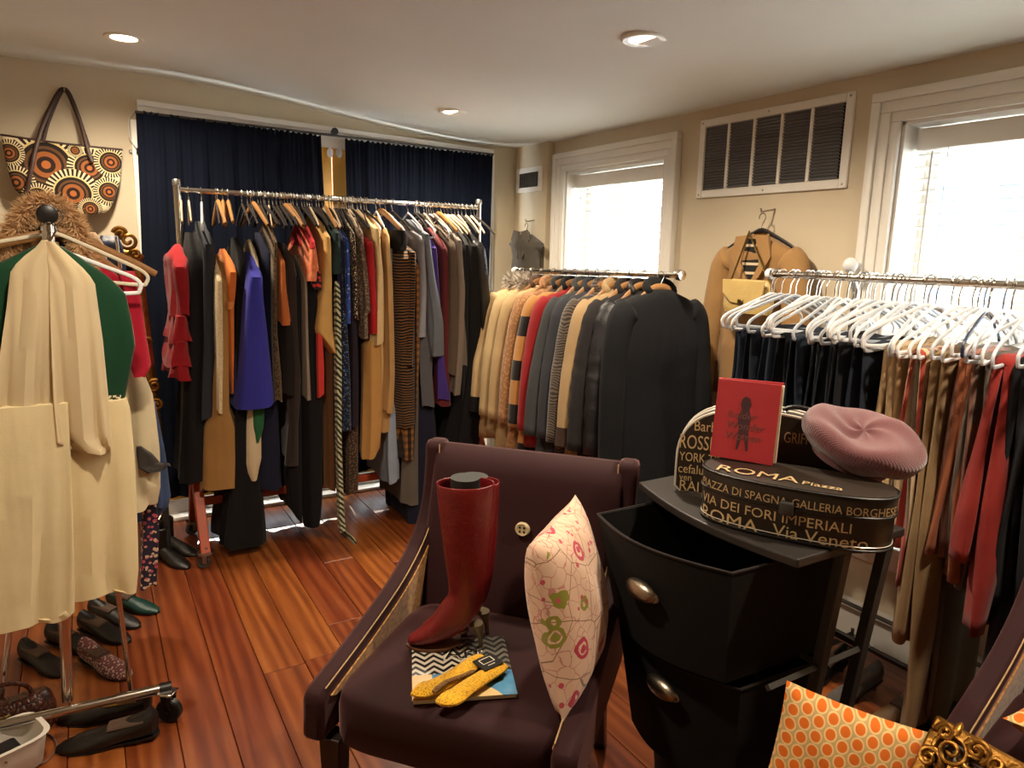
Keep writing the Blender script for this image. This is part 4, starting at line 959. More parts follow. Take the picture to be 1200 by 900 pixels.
# magazine
ST = .4685
mq = [onz(478, 752, ST), onz(592, 748, ST), onz(611, 822, ST), onz(482, 831, ST)]
mc = sum(mq, Vector())/4; ma = math.atan2((mq[2]-mq[3]).y, (mq[2]-mq[3]).x); mw, mh = .245, .255
def cover_mat():
    t = NT('magazine_cover'); x = t.xyz(t.obj())
    u, v = x[0], x[1]
    zig = t.math('ADD', v, t.math('MULTIPLY', t.math('ABSOLUTE', t.math('SUBTRACT', t.math('FRACT', t.math('MULTIPLY', u, 22)), .5)), .045))
    st = t.math('GREATER_THAN', t.math('FRACT', t.math('MULTIPLY', zig, 42)), .5)
    c1 = t.mix(st, '#16130f', '#cfc6b4')
    dark = t.math('GREATER_THAN', t.math('ADD', u, t.math('MULTIPLY', v, .5)), .06)
    c1 = t.mix(t.math('MULTIPLY', dark, .8), c1, '#23221f')
    arch = t.math('LESS_THAN', t.math('ADD', t.math('MULTIPLY', u, u), t.math('POWER', t.math('ADD', v, .17), 2.0)), .0095)
    c2 = t.mix(arch, t.mix(t.noise(t.obj(), 30, 3), '#2f6f9e', '#5f9cc0'), '#dbbd84')
    leaf = t.math('LESS_THAN', t.math('ADD', t.math('POWER', t.math('SUBTRACT', u, .07), 2.0), t.math('MULTIPLY', t.math('POWER', t.math('ADD', v, .065), 2.0), 4.0)), .0008)
    c2 = t.mix(leaf, c2, '#1f3b22')
    side = t.math('LESS_THAN', u, -.075); c2 = t.mix(side, c2, '#d3a55c')
    t.base(t.mix(t.math('LESS_THAN', v, -.028), c1, c2)); return t.set(.3)
mg = thing('art_magazine', 'art magazine with zigzag and blue cover on the burgundy seat', 'magazine', (mc.x, mc.y, ST-.001), ma)
MB().box((0, 0, .006), (mw-.004, mh-.004, .010), ch=.001).build('pages', plain('paper_edge', '#d8cba9', .8), mg)
MB().box((0, 0, .0118), (mw, mh, .0012)).build('cover', cover_mat(), mg, smooth=False)
vs, fs = text_geo('Art', .075); MB().add([(x-.045, y+.03, .0131) for x, y in vs], fs).build('title', plain('print_cream', '#e9dfc6', .5), mg, smooth=False)
vs, fs = text_geo('Art', .075); MB().add([(x*.93-.041, y*.93+.032, .0136) for x, y in vs], fs).build('title', plain('print_black', '#14110e', .5), mg, smooth=False)
MT = ST+.0125
# socks with black label
sk = thing('yellow_socks', 'pair of mustard yellow patterned socks with a black paper band', 'socks', tuple(onz(535, 795, MT)))
ym_ = NT('mustard_knit'); _v = ym_.voro(ym_.obj(), 210); ym_.base(ym_.mix(ym_.math('LESS_THAN', _v.outputs['Distance'], .33), '#dba422', '#8a6518')); ym_ = ym_.set(.9, 0, .3, .2)
def flat_tube(pts, wid, th, m, nm, z, parent):
    P = crom([onz(px, py, z) for px, py in pts], 5); n = len(P)
    R = [wid[0]+(wid[1]-wid[0])*i/(n-1) for i in range(n)]; R[0] *= .6; R[-1] *= .75
    return MB().tube(P, R, 14, flat=th, up=(0, 0, 1)).build(nm, m, parent, world=True)
flat_tube([(488, 806), (500, 808), (530, 794), (565, 770)], (.030, .024), .36, ym_, 'sock', MT+.012, sk)
flat_tube([(519, 815), (530, 818), (556, 800), (590, 779)], (.030, .022), .40, ym_, 'sock', MT+.013, sk)
flat_tube([(508, 811), (522, 800), (540, 793), (556, 786)], (.008, .006), .7, spots('#7d5b2a', '#4a2f1c', 260, .4), 'lace_trim', MT+.022, sk)
lc, ld = onz(572, 776, MT+.024), (onz(590, 768, MT+.024)-onz(556, 783, MT+.024)).normalized(); la = math.atan2(ld.y, ld.x)
lb = MB().box(lc, (.058, .052, .003), la+PI/2*0).build('label_band', M['black_plastic'], sk, world=True, smooth=False)
Rl = Matrix.Rotation(la, 3, 'Z'); lp = MB()
for cx_, cy_, w_, h_ in ((0, .016, .034, .0018), (0, -.004, .034, .0018), (-.017, .006, .0018, .021), (.017, .006, .0018, .021), (0, -.014, .020, .002)): lp.box(lc+Rl @ Vector((cx_, cy_, .002)), (w_, h_, .0006), la)
lp.build('label_print', plain('print_cream', '#e9dfc6', .5), sk, world=True, smooth=False)
# red boots
def boot(label, toe, heel, tall=1.0):
    dvec = toe-heel; a = math.atan2(dvec.y, dvec.x); Lr = dvec.length; k = Lr/.222
    t = thing('knee_boot', label, 'boot', (heel.x, heel.y, heel.z), a, 'pair of red boots')
    rs = [(.050, .415, 0, .086, .060), (.049, .40, 0, .086, .061), (.046, .32, 0, .080, .058), (.042, .24, 0, .070, .052), (.040, .17, 2, .059, .043), (.043, .135, 10, .054, .039), (.053, .108, 24, .052, .037), (.072, .088, 40, .052, .036), (.098, .068, 56, .046, .037), (.128, .049, 70, .036, .038), (.160, .034, 80, .026, .037), (.188, .024, 87, .018, .030), (.208, .019, 90, .013, .021), (.220, .016, 90, .007, .009)]
    rg = []
    for cx, cz, th, r1, r2 in rs:
        th = math.radians(th); ring = []
        for j in range(26):
            q = 2*PI*j/26; e1 = r1*math.cos(q); e2 = r2*math.sin(q)
            wr = 1+.018*math.sin(cz*75+q*2)*(cz > .11)
            ring.append((k*(cx+e1*math.cos(th)*wr), e2*k*1.02*wr, max(.006, (cz+e1*math.sin(th)))*(k*.5+.5)*tall))
        rg.append(ring)
    o = MB().loft(rg, cap0=False).build('upper', M['red_leather'], t, autos=False)
    q = o.modifiers.new('thick', 'SOLIDIFY'); q.thickness = .003; q.offset = -1
    q = o.modifiers.new('sub', 'SUBSURF'); q.levels = q.render_levels = 1
    # counter seam at the heel and long side seam
    sd = [rg[i][20] for i in range(0, 8)]; MB().tube([(x, y-.0015, z) for x, y, z in sd], .0013, 5).build('side_seam', leather('dark_red_leather', '#641a18'), t)
    sd = [rg[i][23] for i in range(0, 9)]; MB().tube([(x, y-.0015, z) for x, y, z in sd], .001, 5).build('side_seam', leather('dark_red_leather', '#641a18'), t)
    sole = [(k*x, y_*k) for x, y_ in ((.06, .024), (.10, .034), (.15, .038), (.19, .031), (.215, .014), (.226, 0), (.215, -.014), (.19, -.031), (.15, -.038), (.10, -.034), (.06, -.024))]
    MB().prism(sole, 0, .006, lambda u, v, z: Vector((u, v, z+max(0, (.11*k-u))*.35))).build('sole', plain('tan_sole', '#5c3820', .5), t)
    b = MB(); rg = []
    for z, w, c in ((0, .006, -.002), (.02, .0065, .0), (.045, .011, .006), (.066, .022, .018)): rg.append([(k*c+w*math.cos(2*PI*j/12), w*math.sin(2*PI*j/12), z) for j in range(12)])
    b.loft(rg).build('heel', plain('stacked_heel', '#6d6048', .4), t)
    b = MB().tube([(k*.050, 0, .36*tall), (k*.050, 0, .415*(k*.5+.5)*tall+.013)], [.036, .038], 18); b.build('boot_shaper', plain('grey_shaper', '#1b1c1a', .6), t)
    return t
toe, heel = onz(477, 757, MT), onz(563, 757, MT)
boot('tall red leather boot standing on the magazine', toe, heel, 1.16)
off = Vector((.066, .062, 0))
toe2 = Vector((toe.x, toe.y, ST))+off; heel2 = Vector((heel.x, heel.y, ST))+off+Vector((-.01, .006, 0))
boot('second red leather boot close behind the one on the magazine', toe2, heel2, 1.16)
# floral cushion
def cushion_mesh(w, h, th, n=22, pinch=.07, piping=False):
    vs = []; fs = []
    for sgn in (1, -1):
        o_ = len(vs)
        for i in range(n+1):
            for j in range(n+1):
                u, v = 2*i/n-1, 2*j/n-1
                x = w/2*u*(1-pinch*(1-v*v)*abs(u)); z = h/2*v*(1-pinch*(1-u*u)*abs(v))
                y = sgn*th/2*max(0, (1-u*u)*(1-v*v))**.42
                y += .004*math.sin(u*9+v*4)*(1-u*u)*(1-v*v)
                vs.append((x, y, z))
        for i in range(n):
            for j in range(n):
                a = o_+i*(n+1)+j; q = (a, a+1, a+n+2, a+n+1); fs.append(q if sgn < 0 else tuple(reversed(q)))
    return vs, fs
def floral():
    t = NT('floral_print_cotton'); v = t.obj(); warp = t.node('ShaderNodeVectorMath', operation='ADD'); t.lk(v, warp.inputs[0])
    nz = t.node('ShaderNodeTexNoise'); nz.inputs['Scale'].default_value = 22; t.lk(v, nz.inputs['Vector'])
    sb_ = t.node('ShaderNodeVectorMath', operation='SCALE'); t.lk(nz.outputs['Color'], sb_.inputs[0]); sb_.inputs['Scale'].default_value = .03; t.lk(sb_.outputs[0], warp.inputs[1])
    a = t.voro(warp.outputs[0], 10.5); d_ = a.outputs['Distance']; cc = t.xyz(a.outputs['Color'])
    pink = t.mix(t.math('GREATER_THAN', cc[0], .45), '#8d8a30', '#b8324c')
    base = t.mix(t.noise(v, 8), '#dcb396', '#e2c2a8')
    wv = t.voro(warp.outputs[0], 26, 'DISTANCE_TO_EDGE'); base = t.mix(t.math('LESS_THAN', wv.outputs['Distance'], .022), base, '#c58478')
    vine = t.voro(v, 9, 'DISTANCE_TO_EDGE'); base = t.mix(t.math('LESS_THAN', vine.outputs['Distance'], .009), base, '#8d6b4a')
    ring = t.math('MULTIPLY', t.math('GREATER_THAN', d_, .17), t.math('LESS_THAN', d_, .27))
    c = t.mix(ring, base, pink); c = t.mix(t.math('LESS_THAN', d_, .12), c, pink)
    s = t.voro(v, 34); c = t.mix(t.math('MULTIPLY', t.math('LESS_THAN', s.outputs['Distance'], .22), t.math('GREATER_THAN', t.xyz(s.outputs['Color'])[1], .62)), c, '#c2495a')
    t.base(c); t.bump(t.noise(v, 900, 2), .2, .001); return t.set(.85, 0, .2, .25)
vs, fs = cushion_mesh(.41, .41, .155)
fc = MB().add(vs, fs).build('floral_cushion', floral(), autos=False)
fc.matrix_world = CM @ Matrix.Translation((.236, -.01, ST+.197)) @ Matrix.Rotation(math.radians(90), 4, 'Z') @ Matrix.Rotation(math.radians(-13), 4, 'X') @ Matrix.Rotation(math.radians(3), 4, 'Y')
tag(fc, 'pink floral print cushion leaning on the arm of the burgundy chair', 'cushion')

# ------------------------------------------------------------------ black fabric drawer unit
M['pewter'] = plain('old_pewter', '#9a9080', .32, 1, bump=(90, .25))
du = thing('fabric_drawer_unit', 'black fabric drawer unit with dark metal frame and bowed drawers', 'drawer unit', (1.42, 1.18, 0))
TZp = .866
FL_, FR_, BR_, BL_ = Vector((1.298, 1.465)), Vector((1.258, .902)), Vector((1.646, .898)), Vector((1.672, 1.470))
fab = plain('black_drawer_fabric', '#0e0b0a', .85, spec=.25, bump=(700, .25)); topm = plain('dark_top_board', '#2c2724', .45, var=.15, bump=(40, .05))
poly = [FL_]+[FL_.lerp(FR_, k/10)+Vector((-.045*math.sin(PI*k/10), 0)) for k in range(1, 10)]+[FR_, BR_, BL_]
MB().prism([(p.x, p.y) for p in poly], TZp-.022, TZp, lambda u, v, q: Vector((u, v, q))).build('top_board', topm, du, world=True, smooth=False, bevel=.004)
legs = [((1.445, .920, TZp-.02), (1.36, .95, 0.0)), ((1.615, .920, TZp-.02), (1.495, .95, 0.0)), ((1.46, 1.448, TZp-.02), (1.37, 1.31, 0.0)), ((1.628, 1.448, TZp-.02), (1.50, 1.31, 0.0))]
for a, b_ in legs:
    a, b_ = Vector(a), Vector(b_); rg = []
    for p in (a, b_): rg.append([p+Vector((dx*.013, dy*.013, 0)) for dx, dy in ((-1, -1), (1, -1), (1, 1), (-1, 1))])
    MB().loft(rg).build('leg', M['black_metal'], du, world=True, smooth=False, bevel=.002)
def at_leg(i, z): a, b_ = Vector(legs[i][0]), Vector(legs[i][1]); return a.lerp(b_, (a.z-z)/(a.z-b_.z))
for z in (.554, .22):
    for i, j in ((0, 1), (2, 3), (0, 2), (1, 3)):
        a, b_ = at_leg(i, z), at_leg(j, z); d_ = (b_-a).normalized()
        if (i, j) == (0, 1): a = a-d_*.18; b_ = b_+d_*.03
        MB().tube([a, b_], .009, 4).build('frame_rail', M['black_metal'], du, world=True, smooth=False)
def drawer(rim, base, ztop, zbot, handle):
    """rim/base: FL, FR, BR, BL in plan"""
    def ringpts(c, z, bow, ins=0):
        FLv, FRv, BRv, BLv = [Vector(q) for q in c]; ctr = (FLv+FRv+BRv+BLv)/4; n = 14
        pts = [FLv.lerp(FRv, k/n)+Vector((-bow*math.sin(PI*k/n), 0)) for k in range(n+1)]+[FRv.lerp(BRv, k/4) for k in range(1, 4)]+[BRv.lerp(BLv, k/4) for k in range(4)]+[BLv.lerp(FLv, k/4) for k in range(4)]
        out = []
        for p in pts:
            d_ = (p-ctr); p2 = p-d_.normalized()*ins; out.append((p2.x, p2.y, z))
        return out
    bow = .055; lerpq = lambda s: [Vector(a).lerp(Vector(b_), s) for a, b_ in zip(rim, base)]
    R_ = [ringpts(lerpq(s), lerp(ztop, zbot, s), bow) for s in (0, .02, .3, .6, .97, 1)]
    I_ = [ringpts(lerpq(s), lerp(ztop, zbot, s), bow, .008) for s in (0, .5, .93)]
    b = MB(); b.loft(list(reversed(R_))+I_, True, True)
    dr = b.build('drawer', fab, du, world=True)
    MB().tube([Vector(p) for p in R_[0]], .0035, 6, close=True).build('rim_binding', cloth('#241c1a', 700), dr, world=True)
    # cup handle with backplate
    hp = handle; hb = MB(); rg = []
    yv = Vector((0, 1, 0)); 
    for k in range(9):
        v = k/8; ring = []
        rr = math.sqrt(max(.0, 1-(v*1.0)**2)) if v < 1 else 0
        for j in range(20):
            a = 2*PI*j/20; ring.append(hp+Vector((-.024*v, .050*max(.02, rr)*math.cos(a), .024*max(.02, rr)*math.sin(a)+(.003 if math.sin(a) > 0 else 0))))
        rg.append(ring)
    hd = hb.loft(rg).build('cup_handle', M['pewter'], dr, world=True)
    pl = MB().lathe([(.001, 0), (1, 0), (.96, .004), (.001, .005)], 24, hp+Vector((.002, 0, -.001)), Matrix.Rotation(-PI/2, 3, 'Y') @ Matrix.Diagonal((.020, .058, 1))).build('backplate', M['pewter'], dr, world=True)
    return dr
d1 = [(1.111, 1.408), (1.155, .987), (1.496, .968), (1.496, 1.408)]; d1b = [(1.150, 1.36), (1.170, .994), (1.487, .977), (1.487, 1.36)]
drawer(d1, d1b, .822, .549, onx(752, 692, 1.081))
d2 = [(1.166, 1.364), (1.219, .990), (1.505, .977), (1.505, 1.364)]; d2b = [(1.175, 1.30), (1.232, .994), (1.496, .985), (1.496, 1.30)]
drawer(d2, d2b, .519, .259, onx(776, 806, 1.137))
d3 = [(1.25, 1.30), (1.26, 1.0), (1.495, .99), (1.495, 1.30)]; d3b = [(1.26, 1.28), (1.27, 1.0), (1.49, .99), (1.49, 1.28)]
drawer(d3, d3b, .225, .02, Vector((1.215, 1.15, .13)))
# ------------------------------------------------------------------ lettered cases on the drawer unit
casem = plain('case_dark_brown', '#241a12', .45, var=.2, bump=(120, .1)); printm = plain('case_print_tan', '#bfa273', .55, var=.1); rimm = plain('case_rim_white', '#cfc8ba', .3, .2); blackrim = plain('case_rim_black', '#14110f', .4)
c2 = Vector((1.397, 1.030)); e2 = Vector((.241, -.434)).normalized(); n2 = Vector((e2.y, -e2.x)); n2 = -n2 if n2.dot(c2) > 0 else n2
A2, B2 = .212, .096; z2, h2 = TZp+.001, .128
def oval(a, sc_=1.0):
    c, s = math.cos(a), math.sin(a); return c2+e2*(math.copysign(abs(c)**.8, c)*A2*sc_)+n2*(math.copysign(abs(s)**.8, s)*B2*sc_)
ob = thing('oval_train_case', 'oval brown case printed with Rome street names lying flat', 'suitcase', (c2.x, c2.y, z2))
NO = 64
def oring(z, s): return [Vector((*oval(2*PI*k/NO, s), z)) for k in range(NO)]
MB().loft([oring(z2, .985), oring(z2+.004, 1), oring(z2+h2*.62, 1), oring(z2+h2*.625, .98)]).build('body', casem, ob, world=True)
ld_ = MB().loft([oring(z2+h2*.63, .985), oring(z2+h2*.635, 1.012), oring(z2+h2-.006, 1.012), oring(z2+h2, .99), oring(z2+h2+.003, .5)]).build('lid', casem, ob, world=True)
for z, s in ((z2+.005, 1.003), (z2+h2*.628, 1.013), (z2+h2-.004, 1.014)):
    MB().tube(oring(z, s), .003, 6, close=True).build('rim', blackrim, ob, world=True)
MB().tube(oring(z2+.013, 1.004), .0012, 5, close=True).build('stitching', rimm, ob, world=True)
# arc-length table of the front half (n2 side) from left to right
arc = [(oval(PI*(1-k/200)*1.0) if True else None) for k in range(-20, 221)]
al = [0]
for k in range(1, len(arc)): al.append(al[-1]+(arc[k]-arc[k-1]).length)
tot = al[-1]
def side_pt(u, off):
    u = min(max(u, 0.001), tot-.001); import bisect
    k = bisect.bisect_right(al, u)-1; k = min(max(k, 0), len(arc)-2); t = (u-al[k])/max(1e-6, al[k+1]-al[k])
    p = arc[k].lerp(arc[k+1], t); tg = (arc[k+1]-arc[k]).normalized(); nn = Vector((-tg.y, tg.x)); nn = nn if nn.dot(p-c2) > 0 else -nn
    return p+nn*off
def wrap(s, size, u0, z, off, parent, sx=1.0, nm='lettering', m=None):
    vs, fs = text_geo(s, size*.88, sx); u0 = u_mid+(u0-u_mid)*.88; V = []
    for x, y in vs: p = side_pt(u0+x, off); V.append((p.x, p.y, z+y))
    MB().add(V, fs).build(nm, m or printm, parent, world=True, smooth=False)
u_mid = tot/2
wrap('VIA DEI FORI IMPERIALI', .037, u_mid-.245, z2+.043, .0012, ob, 1.05)
wrap('ROMA', .050, u_mid-.245, z2+.004, .0012, ob, 1.25)
wrap('Via Veneto', .046, u_mid-.03, z2+.009, .0012, ob, 1.1)
wrap('PIAZZA DI SPAGNA', .031, u_mid-.245, z2+h2*.66, .0042, ld_, .9)
wrap('GALLERIA BORGHESE', .031, u_mid+.01, z2+h2*.67, .0042, ld_, .86)
wrap('IS', .05, u_mid-.285, z2+.04, .0012, ob, .8); wrap('m', .03, u_mid-.285, z2+.012, .0012, ob)
for nm_, sz, du_, dv_ in (('ROMA', .066, -.175, -.07), ('Piazza', .036, .02, -.07)):
    vs, fs = text_geo(nm_, sz); V = []
    for x, y in vs: p = c2+e2*(x+du_)-n2*(y+dv_); V.append((p.x, p.y, z2+h2+.0045))
    MB().add(V, fs).build('lettering', printm, ld_, world=True, smooth=False)
# clasp
cp = side_pt(u_mid, .004); MB().box((cp.x, cp.y, z2+h2*.63), (.03, .03, .03), math.atan2(e2.y, e2.x), ch=.004).build('clasp', M['black_metal'], ob, world=True)
# upright rounded suitcase behind
p1, p2 = onz(790, 576, TZp), onz(985, 602, TZp)
s_e = Vector((p2.x-p1.x, p2.y-p1.y)).normalized(); s_n = Vector((-s_e.y, s_e.x)); s_n = s_n if s_n.dot(Vector((1, 1))) > 0 else -s_n   # away from camera
W1_, H1_, T1_ = .418, .239, .105
o1 = Vector((p1.x, p1.y))+s_n*.0
us = thing('rounded_suitcase', 'upright round-topped brown suitcase printed with tan lettering', 'suitcase', (o1.x, o1.y, TZp))
def prof1(s):
    out = []; 
    pts = [(0, 0.002)]+[(0, .05)]
    L = [(.0, .0), (.0, .09)]
    for k in range(0, 25):
        a = PI-PI*k/24; out.append((W1_/2+W1_/2*math.copysign(abs(math.cos(a))**.72, math.cos(a)), .084+(H1_-.084)*abs(math.sin(a))**.78))
    return [(.012, 0)]+[(.0, .015)]+out+[(W1_, .015), (W1_-.012, 0)]
P1 = prof1(1); ctr = Vector((W1_/2, H1_/2))
fr1 = lambda u, v, q: Vector((o1.x+s_e.x*u+s_n.x*q, o1.y+s_e.y*u+s_n.y*q, TZp+.001+v))
def scl(s): return [(ctr.x+(u-ctr.x)*s, ctr.y+(v-ctr.y)*s) for u, v in P1]
MB().loft([[fr1(u, max(0, v), 0.006) for u, v in scl(.975)], [fr1(u, max(0, v), .012) for u, v in P1], [fr1(u, max(0, v), T1_*.55) for u, v in P1]]).build('body', casem, us, world=True)
MB().loft([[fr1(u, max(0, v), T1_*.56) for u, v in P1], [fr1(u, max(0, v), T1_-.006) for u, v in P1], [fr1(u, max(0, v), T1_) for u, v in scl(.97)]]).build('back_shell', casem, us, world=True)
for q, r_, m_ in ((.010, .0038, rimm), (T1_*.555, .0045, rimm), (T1_-.006, .0035, rimm)):
    MB().tube([fr1(u, max(.003, v), q) for u, v in P1], r_, 6, close=True).build('rim', m_, us, world=True)
def flat_text(s, size, u, v, sx=1.0):
    vs, fs = text_geo(s, size*.88, sx); MB().add([fr1(u*.88+x, v*.88+y, .0045) for x, y in vs], fs).build('lettering', printm, us, world=True, smooth=False)
for a in (('Barbera', .045, .045, .198, .8), ('ROSSELLINI', .062, .004, .140, .62), ('GRIFFITH', .046, .30, .190, .62), ('YORK TIMES', .040, .008, .100, .72), ('cefalu', .040, .006, .062, .85), ('RAI', .046, .012, .006, .9), ('ven', .030, .012, .038, .9)): flat_text(*a)
hp0, hp1 = fr1(W1_*.62, H1_-.001, T1_*.3), fr1(W1_*.86, H1_-.022, T1_*.3)
MB().tube(bez(hp0, hp0+Vector((0, 0, .032)), hp1+Vector((0, 0, .04)), hp1, 12), .0065, 8).build('handle', M['black_leather'], us, world=True)
for h_ in (hp0, hp1): MB().box(h_+Vector((0, 0, -.0)), (.018, .018, .014), ch=.003).build('handle_mount', M['steel'], us, world=True)
# red book, slightly open, standing on the oval case
bz = z2+h2+.006
bq = [onz(833, 534, bz), onz(905, 546, bz)]
be = Vector((bq[1].x-bq[0].x, bq[1].y-bq[0].y)).normalized(); bn = Vector((-be.y, be.x)); bn = bn if bn.dot(Vector((.5, .8))) > 0 else -bn
bw, bh = (bq[1]-bq[0]).length, .197
bk_ = thing('red_book', 'red hardback book standing slightly open on the oval case', 'book', (bq[0].x, bq[0].y, bz))
lean = math.radians(9)
def bfr(ang):
    d_ = (be*math.cos(ang)+bn*math.sin(ang)); nn = Vector((-d_.y, d_.x)); nn = nn if nn.dot(bn) > 0 else -nn
    return lambda u, v, q: Vector((bq[0].x+d_.x*u+nn.x*(q+v*math.sin(lean)), bq[0].y+d_.y*u+nn.y*(q+v*math.sin(lean)), bz+v*math.cos(lean)))
redc = plain('red_book_cloth', '#a8242b', .55, var=.08, bump=(300, .1))
rect = lambda w_, h_, a=0, b_=0: [(a, b_), (w_, b_), (w_, h_), (a, h_)]
f0, f1 = bfr(0), bfr(.16)
MB().prism(rect(bw, bh), 0, .003, f0).build('front_cover', redc, bk_, world=True, smooth=False, bevel=.001)
MB().prism(rect(bw+.005, bh-.004, .003, .004), .004, .014, bfr(.06)).build('pages', plain('paper_edge', '#d8cba9'), bk_, world=True, smooth=False)
MB().prism(rect(bw+.006, bh), .018, .021, bfr(.14)).build('back_cover', redc, bk_, world=True, smooth=False, bevel=.001)
MB().prism([(-.003, 0), (.004, 0), (.004, bh), (-.003, bh)], 0, .018, f0).build('spine', redc, bk_, world=True, smooth=False, bevel=.002)
dk = plain('book_print_dark', '#3d1a22', .6); fr_ = bk_
for s, v in (('Insider', .118), ('Wonder', .088), ('Woman', .058)):
    vs, fs = text_geo(s, .030, 1.0); MB().add([f0(x*.88+.028+y*.16, y*.88+v*.88, -.0016) for x, y in vs], fs).build('title', plain('book_print_mauve', '#6e4038', .6), bk_, world=True, smooth=False)
sil = [(.066, .03), (.072, .03), (.080, .075), (.084, .075), (.094, .03), (.100, .03), (.095, .085), (.098, .12), (.092, .145), (.096, .16), (.090, .178), (.079, .182), (.070, .174), (.067, .158), (.071, .145), (.064, .12), (.069, .085)]
MB().prism([(u*.88, v*.88) for u, v in sil], -.0011, -.0004, f0).build('cover_figure', dk, bk_, world=True, smooth=False)
# knitted beret
bc = onz(992, 540, bz+.013)
br_t = NT('mauve_knit'); _v = br_t.obj(); _x = br_t.xyz(_v)
br_t.base(br_t.mix(br_t.noise(_v, 12, 3), '#5c3638', '#78494c'))
ang_ = br_t.math('ARCTAN2', _x[1], _x[0]); rad_ = br_t.math('SQRT', br_t.math('ADD', br_t.math('MULTIPLY', _x[0], _x[0]), br_t.math('MULTIPLY', _x[1], _x[1])))
kn = br_t.math('MULTIPLY', br_t.math('SINE', br_t.math('MULTIPLY', ang_, 110.0)), br_t.math('SINE', br_t.math('MULTIPLY', rad_, 1500.0)))
br_t.bump(kn, .3, .002); M['knit'] = br_t.set(.9, 0, .5, .2)
rg = []; NB = 56
for r_, z in ((.055, .004), (.074, .0), (.088, .006), (.108, .014), (.124, .026), (.128, .040), (.120, .052), (.104, .060), (.082, .063), (.055, .062), (.028, .060), (.006, .061)):
    ring = []
    for k in range(NB):
        a = 2*PI*k/NB; rr = r_*(1+.05*math.cos(a-.5)+.015*math.sin(3*a)); x, y = rr*math.cos(a)*1.04, rr*math.sin(a)*.9
        zz = z
        if z > .035: zz -= .020*math.exp(-((x+.01)**2+(y+.04)**2)/.0022)-.016*math.exp(-((x-.05)**2+(y-.05)**2)/.003)
        ring.append((x, y, zz+.003*math.sin(5*a+r_*60)))
    rg.append(ring)
bt_ = thing('knitted_beret', 'mauve knitted beret draped over the end of the oval case', 'hat', (0, 0, 0))
MB().loft(rg).build('crown', M['knit'], bt_, autos=False, sub=1)
MB().tube([(.075*math.cos(2*PI*k/40)*1.04, .075*math.sin(2*PI*k/40)*.9, .002) for k in range(40)], .007, 8, close=True).build('band', M['knit'], bt_)
bt_.matrix_world = Matrix.Translation((bc.x+.026, bc.y+.009, z2+h2+.018)) @ Matrix.Rotation(math.atan2(e2.y, e2.x), 4, 'Z') @ Matrix.Rotation(math.radians(17), 4, 'Y') @ Matrix.Rotation(math.radians(9), 4, 'X') @ Matrix.Diagonal((1.10, 1.06, 1.55, 1))
# ------------------------------------------------------------------ orange cushions, stool, gold frame
def ovals():
    t = NT('orange_oval_print'); x = t.xyz(t.obj()); pw, phh = .0255, .029
    ux = t.math('DIVIDE', x[0], pw); vz = t.math('DIVIDE', x[2], phh)
    col_ = t.math('FLOOR', ux); vz2 = t.math('ADD', vz, t.math('MULTIPLY', t.math('MODULO', t.math('ABSOLUTE', col_), 2.0), .5))
    fx = t.math('SUBTRACT', t.math('FRACT', ux), .5); fz = t.math('SUBTRACT', t.math('FRACT', vz2), .5)
    r_ = t.math('SQRT', t.math('ADD', t.math('MULTIPLY', fx, fx), t.math('MULTIPLY', fz, fz)))
    c = t.mix(t.math('LESS_THAN', r_, .49), '#c9a86e', '#efc98a'); c = t.mix(t.math('LESS_THAN', r_, .365), c, '#e2711a')
    t.base(c); t.bump(t.noise(t.obj(), 900, 2), .2, .001); return t.set(.85, 0, .2, .25)
M['ovals'] = ovals()
k0, k1 = onz(922, 797, .60), onz(1091, 859, .565)
kd = (k1-k0); kw = kd.length; kx = kd.normalized(); kn_ = Vector((kx.y, -kx.x, 0)).normalized(); kn_ = kn_ if kn_.dot(Vector((1, .4, 0))) > 0 else -kn_
up_ = (Vector((0, 0, 1))*.95+kn_*.28); up_ = (up_-kx*up_.dot(kx)).normalized()
vs, fs = cushion_mesh(kw*1.0, .27, .11, pinch=.05)
yv = up_.cross(kx); kc = (k0+k1)/2-up_*.135
Mx = Matrix((kx, yv, up_)).transposed().to_4x4(); Mx.translation = kc
oc = MB().add(vs, fs).build('oval_print_cushion', M['ovals'], autos=False); oc.matrix_world = Mx
tag(oc, 'orange cushion with cream ringed ovals propped beside the gold frame', 'cushion')
st_ = thing('upholstered_stool', 'low black upholstered stool under the orange cushion', 'stool', (kc.x-.05, kc.y-.01, 0), math.atan2(kx.y, kx.x))
sz_ = (kc-up_*.135).z-.012
MB().box((0, 0, sz_-.04), (kw*.9, .2, .08), ch=.02).build('seat', M['velvet'], st_)
for sx in (-1, 1):
    for sy in (-1, 1): MB().box((sx*kw*.38, sy*.075, (sz_-.08)/2), (.03, .03, sz_-.08), ch=.004).build('leg', M['dark_wood'], st_)
# gold mirror frame leaning on the second chair
goldm = NT('antique_gold'); goldm.base(goldm.mix(goldm.noise(goldm.obj(), 40, 4), '#5a3a16', '#c08a3c')); goldm.bump(goldm.noise(goldm.obj(), 70, 4), .6, .004); M['gold'] = goldm.set(.33, .85)
g0, g1 = onz(1101, 840, .60), onz(1203, 897, .60)
gx = (g1-g0).normalized(); gn = Vector((gx.y, -gx.x, 0)); gn = gn if gn.dot(Vector((1, 0, 0))) > 0 else -gn
gup = (Vector((0, 0, 1))*.80+gn*.60).normalized(); gy = gup.cross(gx)
gm = thing('gilt_mirror', 'ornate gilt framed mirror leaning against the second burgundy chair', 'mirror', (g0.x, g0.y, 0))
GW, GH = .46, .70
GF = lambda u, v, q: g0+gx*u-gup*v+gy*q     # u right, v down, q out of the plane
sgn_q = 1 if (CAMPOS-g0).dot(gy) > 0 else -1
